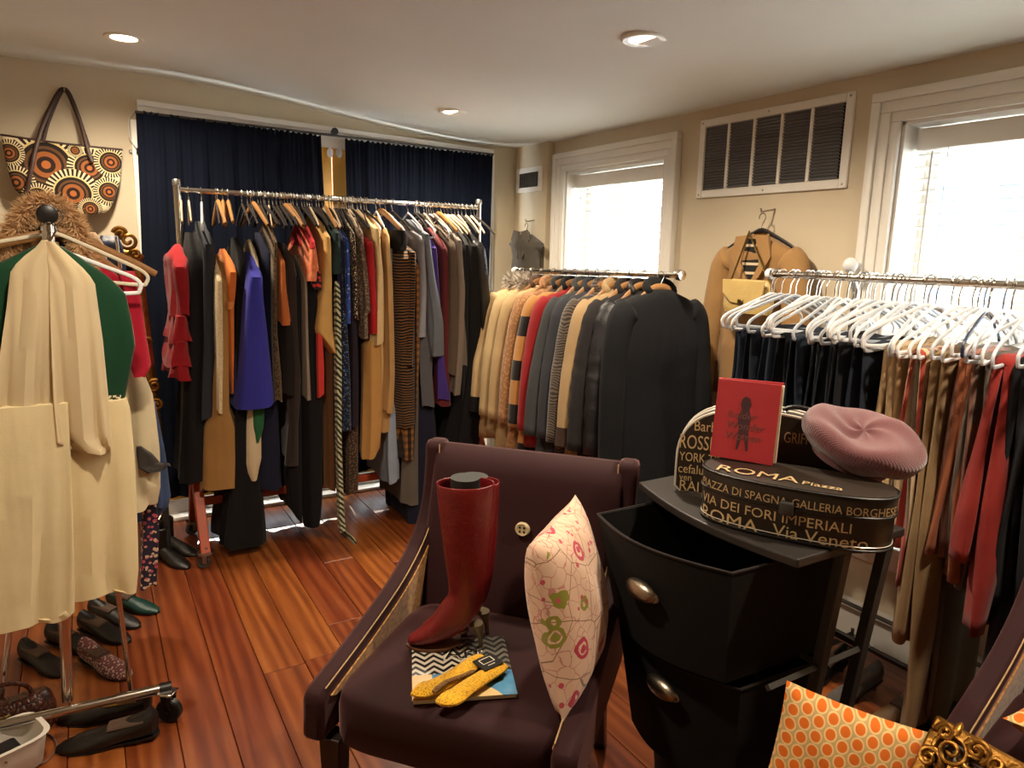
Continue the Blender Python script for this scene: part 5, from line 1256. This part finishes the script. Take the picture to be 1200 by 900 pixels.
def gbar(u0, u1, v0, v1, q, nm, m, bev=.006): return MB().prism([(u0, v0), (u1, v0), (u1, v1), (u0, v1)], -.012*sgn_q, q*sgn_q, GF).build(nm, m, gm, world=True, bevel=bev)
gbar(0, GW, 0, .028, .022, 'frame_rail', M['gold']); gbar(0, GW, GH-.05, GH, .022, 'frame_rail', M['gold']); gbar(0, .028, .028, GH-.05, .022, 'frame_rail', M['gold']); gbar(GW-.05, GW, .028, GH-.05, .022, 'frame_rail', M['gold'])
gbar(.028, GW-.05, .028, .05, .012, 'inner_moulding', plain('brown_moulding', '#4a2c16', .4), .003); gbar(.028, .05, .05, GH-.05, .012, 'inner_moulding', plain('brown_moulding', '#4a2c16', .4), .003)
gbar(.05, GW-.05, .05, GH-.05, .002, 'mirror_glass', plain('mirror_silver', '#dfe3e4', .04, 1), 0)
def spiral(cu, cv, r0, turns, a0, hand=1, n=30):
    return [GF(cu+r0*(1-k/n*.86)*math.cos(a0+hand*turns*2*PI*k/n), cv+r0*(1-k/n*.86)*math.sin(a0+hand*turns*2*PI*k/n), (.018+.012*k/n)*sgn_q) for k in range(n+1)]
for a in ((.052, .048, .034, 2.0, 2.5, 1), (.022, .080, .022, 1.6, .5, -1), (.088, .022, .022, 1.6, 1, -1), (.030, .022, .018, 1.5, 3, 1), (.125, .028, .014, 1.3, 2, 1), (.024, .125, .014, 1.3, 0, 1), (.075, .078, .016, 1.4, 4, -1)):
    P = spiral(*a); MB().tube(P, [.0062*(1-.5*k/len(P)) for k in range(len(P))], 8).build('carved_scroll', M['gold'], gm, world=True)
for k in range(7):
    a0 = GF(.052, .048, .014*sgn_q); an = math.radians(-100+k*40); L = [a0+(gx*math.cos(an)-gup*math.sin(an))*r_+gy*sgn_q*(.012*math.sin(r_*60)) for r_ in (.028, .040, .052, .060)]
    MB().tube(L, [.004, .009, .007, .002], 8, flat=.6).build('carved_leaf', M['gold'], gm, world=True)
# second orange cushion on the far chair seat
vs, fs = cushion_mesh(.38, .38, .12)
oc2 = MB().add(vs, fs).build('oval_print_cushion', M['ovals'], autos=False)
oc2.matrix_world = Matrix.Translation(ch2.location) @ Matrix.Rotation(C2A, 4, 'Z') @ Matrix.Translation((-.03, -.04, ST+.075)) @ Matrix.Rotation(math.radians(78), 4, 'X')
tag(oc2, 'orange cushion with cream ringed ovals lying on the second burgundy chair', 'cushion')
# ------------------------------------------------------------------ left: stand seen end-on with cream and green clothes
lr = thing('end_rack', 'chrome clothes rack seen end-on carrying cream and green clothes', 'clothes rack', (-.12, 2.8, 0))
LY = 2.37
capc = ony(55, 251, LY); b0 = ony(80, 828, LY+.02)
MB().tube([(capc.x, LY+.02, capc.z), (capc.x, 3.55, capc.z+.0)], .0135, 14).build('rail', M['chrome'], lr, world=True)
MB().lathe([(.001, -.004), (.020, -.004), (.026, 0), (.027, .010), (.025, .028), (.001, .03)], 22, (capc.x, LY+.012, capc.z), Matrix.Rotation(PI/2, 3, 'X') @ Matrix.Rotation(PI, 3, 'X')).build('end_cap', M['black_plastic'], lr, world=True)
MB().tube([(capc.x, LY+.045, capc.z), (b0.x, LY+.025, .10)], .0155, 14).build('upright', M['chrome'], lr, world=True)
MB().tube([(capc.x, 3.45, capc.z), (b0.x, 3.45, .10)], .0155, 14).build('upright', M['chrome'], lr, world=True)
e0, e1 = onz(8, 848, .10), onz(196, 806, .10)
MB().tube([e0-(e1-e0)*.12, e1], .0135, 14).build('cross_bar', M['chrome'], lr, world=True)
MB().tube([e1-(e1-e0)*.33, e1-(e1-e0)*.05], .0165, 14).build('sleeve_joint', M['chrome'], lr, world=True)
MB().tube([e1-(e1-e0)*.05, e1+(e1-e0)*.03], .019, 14).build('bar_end', M['black_plastic'], lr, world=True)
q0, q1 = ony(141, 715, 2.45), ony(153, 808, 2.45); MB().tube([q0+(q0-q1)*2.2, q1], .008, 10).build('brace', M['chrome'], lr, world=True)
q0, q1 = ony(10, 745, 2.5), ony(1, 822, 2.5); MB().tube([q0+(q0-q1)*2, q1], .009, 10).build('brace', M['chrome'], lr, world=True)
cw = onz(196, 862, 0)
MB().lathe([(.001, -.012), (.017, -.012), (.019, -.009), (.036, -.013), (.040, -.009), (.040, .009), (.036, .013), (.019, .009), (.001, .012)], 26, (e1.x-.0, e1.y-.03, .041), Matrix.Rotation(math.radians(-35), 3, 'Z') @ Matrix.Rotation(PI/2, 3, 'X')).build('caster_wheel', M['black_plastic'], lr, world=True)
fk = MB(); Rk = Matrix.Rotation(math.radians(-35), 3, 'Z')
for s in (-1, 1): fk.prism([(-.018, .035), (.018, .035), (.012, -.028), (-.006, -.028)], s*.015, s*.018, lambda u, v, q: Vector((e1.x, e1.y-.03, .062))+Rk @ Vector((u, q, v)))
fk.box((e1.x, e1.y-.02, .098), (.05, .045, .006), Rk, ch=.002); fk.build('caster_fork', M['chrome'], lr, world=True)
XLr = capc.x; ZLr = capc.z
def sheer_mat():
    t = NT('sheer_cream_chiffon'); t.base('#e6d4ae'); t.bump(t.noise(t.obj(), 700, 2), .2, .001); m = t.set(.8, 0, .3, .25)
    tr = t.n.new('ShaderNodeBsdfTransparent'); tl_ = t.n.new('ShaderNodeBsdfTranslucent'); tl_.inputs[0].default_value = lin('#e0c898')
    m1 = t.n.new('ShaderNodeMixShader'); m1.inputs[0].default_value = .3; m2 = t.n.new('ShaderNodeMixShader'); m2.inputs[0].default_value = .10
    t.lk(t.b.outputs[0], m1.inputs[1]); t.lk(tl_.outputs[0], m1.inputs[2]); t.lk(m1.outputs[0], m2.inputs[1]); t.lk(tr.outputs[0], m2.inputs[2]); t.lk(m2.outputs[0], t.n['Material Output'].inputs[0]); return t.m
sheer = sheer_mat()
kw = dict(shoulder=.0, ax=.003, fx=3, ay=.016, fy=13, n=72)
garment('chiffon_scarf', 'sheer cream chiffon scarf draped over the green velvet top', 'scarf', [
    ('panel', [(281, 49, 56), (292, 40, 58), (305, 22, 59), (320, 12, 60), (360, 8, 62), (430, -2, 63), (500, -8, 62), (524, -10, 56)], sheer, 2.275, .018, kw),
    ('panel', [(283, 53, 63), (300, 54, 82), (318, 57, 102), (332, 58, 112), (400, 60, 121), (470, 62, 127), (516, 66, 130), (532, 92, 130)], sheer, 2.268, .018, kw)])
gv_ = velvet('green_velvet', '#0f3b24')
vt2 = garment('velvet_top', 'sleeveless dark green velvet top with a beaded hem', 'top', [
    ('body', [(288, 40, 72), (305, 5, 100), (325, -40, 128), (345, -62, 148), (380, -62, 156), (410, -58, 160), (450, -60, 152), (474, -62, 147)], gv_, 2.325, .045, dict(shoulder=.05, ax=.002, ay=.006, fy=5, n=56)),
    ('beaded_hem', [(470, -62, 148), (483, -62, 148)], spots('#2b2a22', '#c9c2a2', 140, .4, 'beaded_hem'), 2.322, .049, dict(shoulder=0, ax=0, ay=.004, n=56))])
crm = cloth('#dccba0', 600, .12, .85)
garment('cream_skirt', 'long cream satin skirt hanging below the green top', 'skirt', [
    ('overlap_panel', [(478, -60, 80), (560, -70, 84), (660, -78, 87), (739, -85, 88)], crm, 2.262, .02, dict(shoulder=0, ax=.004, ay=.012, fy=8, n=64)),
    ('body', [(477, -60, 150), (490, -62, 154), (560, -68, 160), (640, -74, 163), (690, -78, 165), (716, -60, 163)], cloth('#dac79a', 600, .12, .85), 2.30, .05, dict(shoulder=0, ax=.004, ay=.012, fy=6, n=64))])
protos['l_white'] = hanger_proto('tubular', 'white plastic hanger holding the green velvet top', None, M['plastic_white'], M['chrome'], .215)
hang('l_white', (XLr, 2.372, ZLr-.028), .0, 0)
protos['l_white2'] = hanger_proto('tubular', 'ivory plastic hanger sticking out behind the green velvet top', None, plain('ivory_plastic', '#d8cdb4', .4), M['chrome'], .25)
hang('l_white2', (XLr+.02, 2.50, ZLr+.014), .15, .12)
protos['l_wood'] = hanger_proto('wood', 'honey wooden hanger with its tip showing past the ivory one', None, M['wood'], M['chrome'], .27)
hang('l_wood', (XLr+.03, 2.58, ZLr+.014), .2, .10)
protos['l_wood2'] = hanger_proto('wood', 'wooden hanger under the crimson blouse', None, M['wood'], M['chrome'], .24, .13)
hang('l_wood2', (XLr+.02, 2.68, ZLr-.0), .1, .12)
crim = cloth('#a8142c', 700, .25)
garment('crimson_blouse', 'crimson pink blouse behind the green velvet top', 'blouse', [
    ('body', [(306, 60, 118), (325, 40, 140), (345, 30, 160), (400, 30, 166), (430, 30, 166)], crim, 2.63, .04, dict(shoulder=.04, n=50)),
    ('sleeve', [(318, 138, 158), (350, 146, 165), (400, 150, 171), (432, 152, 177), (440, 156, 172)], crim, 2.60, .035, dict(shoulder=.03, ax=.004))])
dr_ = garment('cream_dress', 'cream dress with a dark ribbon bow behind the satin skirt', 'dress', [
    ('body', [(300, 40, 80), (330, 30, 110), (420, 60, 158), (470, 60, 176), (540, 60, 183), (580, 80, 184), (600, 130, 181)], cloth('#cfc09c'), 2.72, .04, dict(shoulder=.03, n=50, ay=.01, fy=7)),
    ('ribbon_bow', [(524, 160, 166), (534, 158, 176), (546, 160, 182), (551, 172, 196)], cloth('#3a3430', 700, .2, .5), 2.70, .02, dict(shoulder=.0))])
garment('denim_skirt', 'blue denim skirt with a slanted hem behind the cream dress', 'skirt', [('body', [(330, 70, 80), (440, 70, 84), (470, 80, 178), (540, 80, 191), (600, 80, 199), (614, 110, 186)], cloth('#26395c', 300, .3), 2.90, .05, dict(shoulder=.03, n=50, ay=.012, fy=6))])
garment('floral_scarf', 'dark floral scarf hanging below the denim skirt', 'scarf', [('body', [(360, 90, 100), (480, 120, 132), (560, 164, 178), (620, 168, 187), (690, 166, 186)], spots('#231a2c', '#b04a5a', 60, .42, 'dark_floral', '#c9a78c'), 2.78, .02, dict(shoulder=.02))])
garment('navy_satin_jacket', 'shiny navy satin jacket with a silver edge beside the gilt mirror', 'jacket', [
    ('body', [(276, 118, 139), (300, 110, 146), (420, 60, 150), (500, 60, 150)], cloth('#1c2c48', 600, .2, .3), 3.10, .05, dict(shoulder=.04)),
    ('silver_edge', [(277, 134, 138), (310, 138, 143), (360, 142, 147)], M['chrome'], 3.09, .01, dict(shoulder=0, ax=0))])
garment('brown_feather_stole', 'brown feathery stole behind the fur hood', 'stole', [('body', [(272, 96, 112), (290, 92, 122), (330, 80, 126), (420, 60, 130)], M['fur_tan'], 2.95, .05, dict(shoulder=.03, ax=.01))])
# parka with fur trimmed hood on the end of the rail
pk = thing('hooded_parka', 'black parka whose hood has golden fur trim at the rack end', 'coat', (XLr, 2.66, 1.3))
hc = lambda px, py: ony(px, py, 2.60)
arch = crom([hc(12, 312), hc(13, 285), hc(24, 258), hc(42, 241), hc(62, 239), hc(80, 252), hc(91, 275), hc(97, 300), hc(99, 318)], 4)
fur_mesh(arch, .024, 3600, .026, 5, .0028).build('fur_trim', M['fur_gold'], pk, world=True, smooth=False)
rg = []
for k, (s_, dy) in enumerate(((1.0, .0), (1.02, .05), (.95, .12), (.7, .17), (.2, .19))):
    c_ = sum(arch, Vector())/len(arch); rg.append([c_+(p-c_)*s_+Vector((0, dy, 0)) for p in arch])
MB().loft([r+[Vector((q.x, q.y, q.z-.03)) for q in reversed(r)] for r in rg]).build('hood', cloth('#1b1512'), pk, world=True)
tube_cloth(garment_rows([(300, -10, 108), (330, -40, 112), (430, -50, 120), (600, -50, 120)], 2.56), 2.62, .05).build('body', cloth('#191413'), pk, world=True, autos=False)

# ------------------------------------------------------------------ tote on the wall
tb = thing('tote_bag', 'cream tote bag printed with brown and orange ring circles', 'bag', tuple(ony(75, 248, YB-.05)))
def ring_print():
    t = NT('ring_print_canvas'); x = t.xyz(t.obj()); v = t.comb(x[0], x[2]); cir = []
    col = None; base = 'x'; cur = t.mix(0.0, '#d8c7a0', '#d8c7a0')
    for (px, py, rp, fr) in ((54, 193, 30, 620), (105, 197, 18, 760), (86, 227, 22, 700), (10, 179, 12, 800), (19, 214, 15, 760), (130, 190, 14, 800), (128, 225, 13, 800), (45, 232, 13, 800), (88, 176, 6, 900), (106, 245, 10, 800)):
        p = ony(px, py, YB-.09); L = tb.location; cx_, cz_ = p.x-L.x, p.z-L.z; r_m = rp/830*4.35
        dx = t.math('SUBTRACT', x[0], cx_); dz = t.math('SUBTRACT', x[2], cz_); d_ = t.math('SQRT', t.math('ADD', t.math('MULTIPLY', dx, dx), t.math('MULTIPLY', dz, dz)))
        rn = t.math('DIVIDE', d_, r_m)
        ray_ = t.math('GREATER_THAN', t.math('SINE', t.math('MULTIPLY', t.math('ARCTAN2', dz, dx), 34.0)), -.1)
        band = t.ramp(rn, [(0, '#a85f2e'), (.12, '#2a1a10'), (.24, '#94562a'), (.38, '#2a1c12'), (.46, '#5f3f24'), (.54, '#201710'), (.66, '#cdb57a')], 'CONSTANT')
        outer = t.mix(t.math('GREATER_THAN', rn, .72), band, t.mix(ray_, '#d8c7a0', '#2a1c12'))
        cur = t.mix(t.math('LESS_THAN', rn, 1.0), cur, outer)
    t.base(cur); t.bump(t.noise(t.obj(), 900, 2), .2, .001); return t.set(.8, 0, .1, .25)
ol = [(168, 1, 143), (180, 3, 143), (205, 8, 141), (228, 16, 135), (242, 32, 128), (250, 60, 118)]
ob_ = garment_rows(ol, YB-.10, 20)
rg = []
for i, (z, cx, tx) in enumerate(ob_):
    h_ = lerp(.018, .046, min(1, i/12)); ring = []
    for k in range(60):
        a = 2*PI*k/60; c, s = math.cos(a), math.sin(a); X = math.copysign(abs(c)**.35, c)*tx
        ring.append((cx+X, YB-.055+math.copysign(abs(s)**.6, s)*h_, z-.012*(X/tx)*(i < 20)+.006*(X/tx)**2))
    rg.append(ring)
MB().loft(rg).build('body', ring_print(), tb, world=True)
brl = leather('brown_leather', '#3a2218', .45)
MB().tube([Vector(p)+Vector((0, 0, .002)) for p in rg[0]], .005, 6, close=True).build('top_binding', brl, tb, world=True)
P_ = lambda px, py, q: Vector((ony(px, py, YB-.08).x, q, ony(px, py, YB-.08).z))
MB().tube(crom([P_(30, 236, YB-.108), P_(36, 205, YB-.104), P_(42, 174, YB-.085), P_(52, 140, YB-.05), P_(66, 110, YB-.03), P_(74, 102, YB-.03), P_(82, 110, YB-.03), P_(95, 145, YB-.05), P_(103, 176, YB-.085), P_(108, 190, YB-.10)], 5), .0095, 8, flat=.4, up=(0, 1, 0)).build('strap', brl, tb, world=True)
MB().tube(crom([P_(48, 172, YB-.03), P_(56, 140, YB-.022), P_(69, 109, YB-.018), P_(75, 103, YB-.018), P_(82, 112, YB-.018), P_(97, 150, YB-.022), P_(106, 176, YB-.03)], 5), .0085, 8, flat=.4, up=(0, 1, 0)).build('strap', brl, tb, world=True)
hk_ = P_(75, 103, YB)
tag(MB().tube([(hk_.x, YB, hk_.z-.002), (hk_.x, YB-.05, hk_.z-.004), (hk_.x, YB-.055, hk_.z+.008)], .003, 8).build('wall_nail', M['steel']), 'thin steel nail carrying the ring print tote bag', 'nail')
# gilt standing mirror behind the stand
gA, gB = ony(159, 292, 3.62), ony(182, 485, 3.62)
sm = thing('standing_mirror', 'tall dark mirror in a carved gilt frame behind the end rack', 'mirror', (gA.x-.2, 3.64, 0))
dirv = (gB-gA).normalized(); zb_ = .35
gbot = gA+dirv*((gA.z-zb_)/-dirv.z)
xw = .40
for x0 in (0, -xw):
    MB().tube([(gA.x+x0, 3.64, gA.z-.02), (gbot.x+x0, 3.62, zb_)], .022, 10).build('frame_side', M['gold'], sm, world=True)
MB().tube([(gA.x-xw, 3.64, gA.z-.02), (gA.x, 3.64, gA.z-.02)], .022, 10).build('frame_top', M['gold'], sm, world=True)
MB().tube([(gbot.x-xw, 3.62, zb_), (gbot.x, 3.62, zb_)], .022, 10).build('frame_base', M['gold'], sm, world=True)
MB().box((gA.x-xw/2+.02, 3.645, (gA.z+zb_)/2), (xw, .01, gA.z-zb_-.02)).build('glass', plain('dark_mirror', '#1a1714', .15, .6), sm, world=True, smooth=False)
for px, py, r_, a0, hnd in ((150, 282, .045, 2, 1), (158, 298, .03, 0, -1), (141, 274, .03, 3, -1), (180, 452, .03, 1, 1), (183, 474, .032, 4, -1), (181, 496, .03, 2, 1), (171, 400, .03, 2, 1)):
    c_ = ony(px, py, 3.60); n = 26
    MB().tube([(c_.x+r_*(1-k/n*.85)*math.cos(a0+hnd*3.4*PI*k/n), 3.60-.01*k/n, c_.z+r_*(1-k/n*.85)*math.sin(a0+hnd*3.4*PI*k/n)) for k in range(n+1)], .008, 8).build('carved_scroll', M['gold'], sm, world=True)
for x0 in (0, -xw): MB().tube([(gbot.x+x0, 3.62, zb_), (gbot.x+x0, 3.66, 0)], .014, 8).build('foot', M['black_metal'], sm, world=True)

# ------------------------------------------------------------------ shoes
def shoe(name, label, cat, loc, ang, L, m, kind='flat', group=None, insole=None):
    """toe along +x from the heel at the origin"""
    t = thing(name, label, cat, loc, ang, group); k = L/.25; lift = .045 if kind == 'heel' else .012
    rs = [(-.002, .050, .020, .010), (.010, .045, .040, .026), (.045, .040, .036, .030), (.09, .033, .030, .031), (.13, .026, .028, .036), (.17, .022, .024, .040), (.205, .018, .018, .036), (.235, .015, .012, .024), (.25, .013, .006, .008)]
    rg = []
    for cx, cz, rz_, ry in rs:
        up2 = lift*max(0, 1-cx/.15); rg.append([(k*cx, k*ry*math.cos(2*PI*j/18), k*max(.002, cz-.008+rz_*math.sin(2*PI*j/18))+up2) for j in range(18)])
    MB().loft(rg).build('upper', m, t)
    if kind == 'boot':
        r2 = [[(k*(.035+r1*math.cos(2*PI*j/18)), k*r2_*math.sin(2*PI*j/18), z) for j in range(18)] for z, r1, r2_ in ((.03, .042, .032), (.07, .040, .034), (.11, .040, .034), (.155, .044, .037), (.16, .040, .033), (.12, .034, .028))]
        MB().loft(r2).build('shaft', m, t)
    else:
        MB().tube([(k*.03, 0, k*.052+lift*.85), (k*.12, 0, k*.047+lift*.2)], [k*.026, k*.024], 12, flat=.35, up=(0, 0, 1)).build('insole', insole or plain('shoe_insole', '#4a3526', .7), t)
    MB().prism([(k*x, k*y_) for x, y_ in ((-.004, .0), (.005, .024), (.05, .030), (.10, .028), (.16, .040), (.21, .036), (.25, .010), (.252, 0), (.25, -.010), (.21, -.036), (.16, -.040), (.10, -.028), (.05, -.030), (.005, -.024))], 0, .006, lambda u, v, q: Vector((u, v, q+lift*max(0, 1-u/(.15*k))))).build('sole', M['black_plastic'], t)
    if kind == 'heel': MB().loft([[(k*.018+w_*math.cos(2*PI*j/10), w_*math.sin(2*PI*j/10), z) for j in range(10)] for z, w_ in ((0, .007), (.03, .009), (lift+.004, .02))]).build('heel', m, t)
    return t
bl_ = M['black_leather']
def sh(px, py, tox, toy, *a, **k):
    p, q = onz(px, py, 0.001), onz(tox, toy, 0.001); return shoe(*a[:3], (p.x, p.y, .001), math.atan2(q.y-p.y, q.x-p.x), *a[3:], **k)
sh(184, 652, 214, 664, 'ankle_boot', 'black leather ankle boot next to the orange rack foot', 'boot', .25, bl_, kind='boot')
sh(190, 640, 218, 648, 'ankle_boot', 'black leather ankle boot half hidden behind its twin', 'boot', .25, leather('soft_black_leather', '#1d1815', .4), kind='boot')
sh(128, 708, 172, 716, 'teal_flat', 'dark teal flat shoe beside the cream skirt hem', 'shoe', .25, leather('teal_leather', '#123a34', .3))
sh(96, 738, 146, 752, 'black_pump', 'black pump lying behind the chrome upright', 'shoe', .25, bl_)
sh(108, 722, 152, 733, 'black_loafer', 'black loafer behind the black pump', 'shoe', .25, bl_)
sh(28, 772, 74, 790, 'black_clog', 'black clog left of the chrome upright', 'shoe', .25, bl_)
sh(98, 772, 160, 800, 'snakeskin_flat', 'snakeskin print flat shoe in red and grey', 'shoe', .26, spots('#5d2f2c', '#a08c80', 110, .38, 'snakeskin'))
sh(58, 752, 100, 762, 'black_mule', 'black mule shoe at the back of the pile', 'shoe', .25, bl_)
sh(178, 838, 105, 842, 'black_slip_on', 'black slip-on shoe with a gold insole under the cross bar', 'shoe', .28, bl_, insole=plain('gold_insole', '#8f6b24', .4, .4))
sh(186, 862, 118, 872, 'black_slip_on', 'black slip-on shoe in front of the gold insole one', 'shoe', .28, bl_)
sh(476, 700, 484, 680, 'white_sandal', 'white flat sandal on the floor behind the burgundy chair', 'shoe', .22, plain('white_leather', '#d9d2c4', .5))
# jewelled ball ornament by the boots
p = onz(188, 640, .001)
jb = thing('jewelled_ornament', 'silver jewelled ball ornament behind the ankle boots', 'ornament', (p.x, p.y, 0))
MB().lathe([(.001, 0), (.03, 0), (.012, .012), (.012, .05), (.03, .06)], 16).build('stand', M['steel'], jb)
b = MB()
for i in range(60):
    z = 1-2*(i+.5)/60; a = i*2.39996; r_ = math.sqrt(1-z*z); c_ = Vector((r_*math.cos(a), r_*math.sin(a), z))*.05+Vector((0, 0, .105))
    b.lathe([(.001, -.008), (.008, -.003), (.008, .003), (.001, .008)], 6, c_)
b.build('beads', plain('bead_silver', '#b5ab96', .2, .8), jb, smooth=False)
# crocodile bag, white tub and cable
cb2 = onz(6, 862, .001)
cg = thing('crocodile_bag', 'brown crocodile embossed bag on the floor by the cross bar', 'bag', (cb2.x, cb2.y, 0), .2)
cm2 = NT('croc_leather'); _v = cm2.voro(cm2.obj(), 70, 'DISTANCE_TO_EDGE'); cm2.base(cm2.mix(cm2.math('LESS_THAN', _v.outputs['Distance'], .1), '#5b2c1a', '#2a120a')); cm2.bump(_v.outputs['Distance'], .6, .004); cm2 = cm2.set(.3)
rg = []
for z, hx, hy_ in ((.0, .13, .05), (.01, .14, .055), (.06, .14, .05), (.10, .13, .035), (.115, .12, .02)): rg.append([(hx*math.copysign(abs(math.cos(a))**.5, math.cos(a)), hy_*math.copysign(abs(math.sin(a))**.6, math.sin(a)), z) for a in [2*PI*k/28 for k in range(28)]])
MB().loft(rg).build('body', cm2, cg); MB().tube(bez((-.08, 0, .11), (-.07, 0, .19), (.07, 0, .19), (.08, 0, .11), 12), .007, 8).build('handle', cm2, cg)
MB().box((.0, -.054, .085), (.03, .008, .025), ch=.003).build('clasp', M['brass'], cg)
tp = onz(2, 905, .001)
tu = thing('white_tub', 'white plastic tub with a cable inside at the floor edge', 'container', (tp.x, tp.y, 0), .4)
rg = [[(hx*math.copysign(abs(math.cos(a))**.5, math.cos(a)), hy_*math.copysign(abs(math.sin(a))**.5, math.sin(a)), z) for a in [2*PI*k/28 for k in range(28)]] for z, hx, hy_ in ((0, .085, .06), (.01, .095, .07), (.10, .11, .08), (.105, .118, .088), (.105, .104, .075), (.015, .088, .062))]
MB().loft(rg).build('shell', plain('milky_plastic', '#cfc8bd', .4), tu); MB().box((0, 0, .05), (.10, .07, .05), ch=.01).build('adapter', M['black_plastic'], tu)
tag(MB().tube(crom([onz(6, 893, .08), onz(28, 898, .01), onz(52, 893, .004), onz(66, 876, .004), onz(60, 862, .004), onz(40, 856, .004), onz(16, 858, .004)], 6), .0028, 6).build('power_cable', plain('grey_cable', '#6a4f44', .6)), 'thin grey cable looped on the floor by the white tub', 'cable')
# shoe rack and shoes under the trousers
sr = thing('shoe_rack', 'low black two-rail shoe rack along the right wall', 'shoe rack', (2.42, 1.2, 0))
for x, z in ((2.47, .17), (2.36, .10)): MB().tube([(x, .55, z), (x, 1.95, z)], .008, 10).build('rail', M['black_metal'], sr, world=True)
for yy in (.56, 1.94):
    MB().tube([(2.51, yy, 0), (2.49, yy, .2), (2.47, yy, .17), (2.36, yy, .10), (2.33, yy, .0)], .009, 8).build('bracket', M['black_metal'], sr, world=True)
nm = ['black strappy heel', 'black court shoe', 'dark brown loafer', 'black patent pump', 'grey suede pump', 'bronze strappy sandal', 'black ankle strap shoe', 'tan leather flat', 'navy pump']
mm = [bl_, bl_, leather('choc_leather', '#2e1c14', .4), plain('patent', '#0f0d0d', .12), cloth('#4a4540'), leather('bronze_leather', '#6b4f30', .35), bl_, leather('tan_leather', '#8a6a48', .45), leather('navy_leather', '#161b2a', .35)]
for i in range(9):
    yy = 1.80-i*.13
    shoe('dress_shoe', nm[i]+' standing under the hanging trousers', 'shoe', (2.30, yy, .001), PI-.1+.1*math.sin(i*3), .23, mm[i], kind='heel' if i in (0, 3, 4, 6, 8) else 'flat')
for o in bpy.data.objects:
    if '_L' in o: del o['_L']
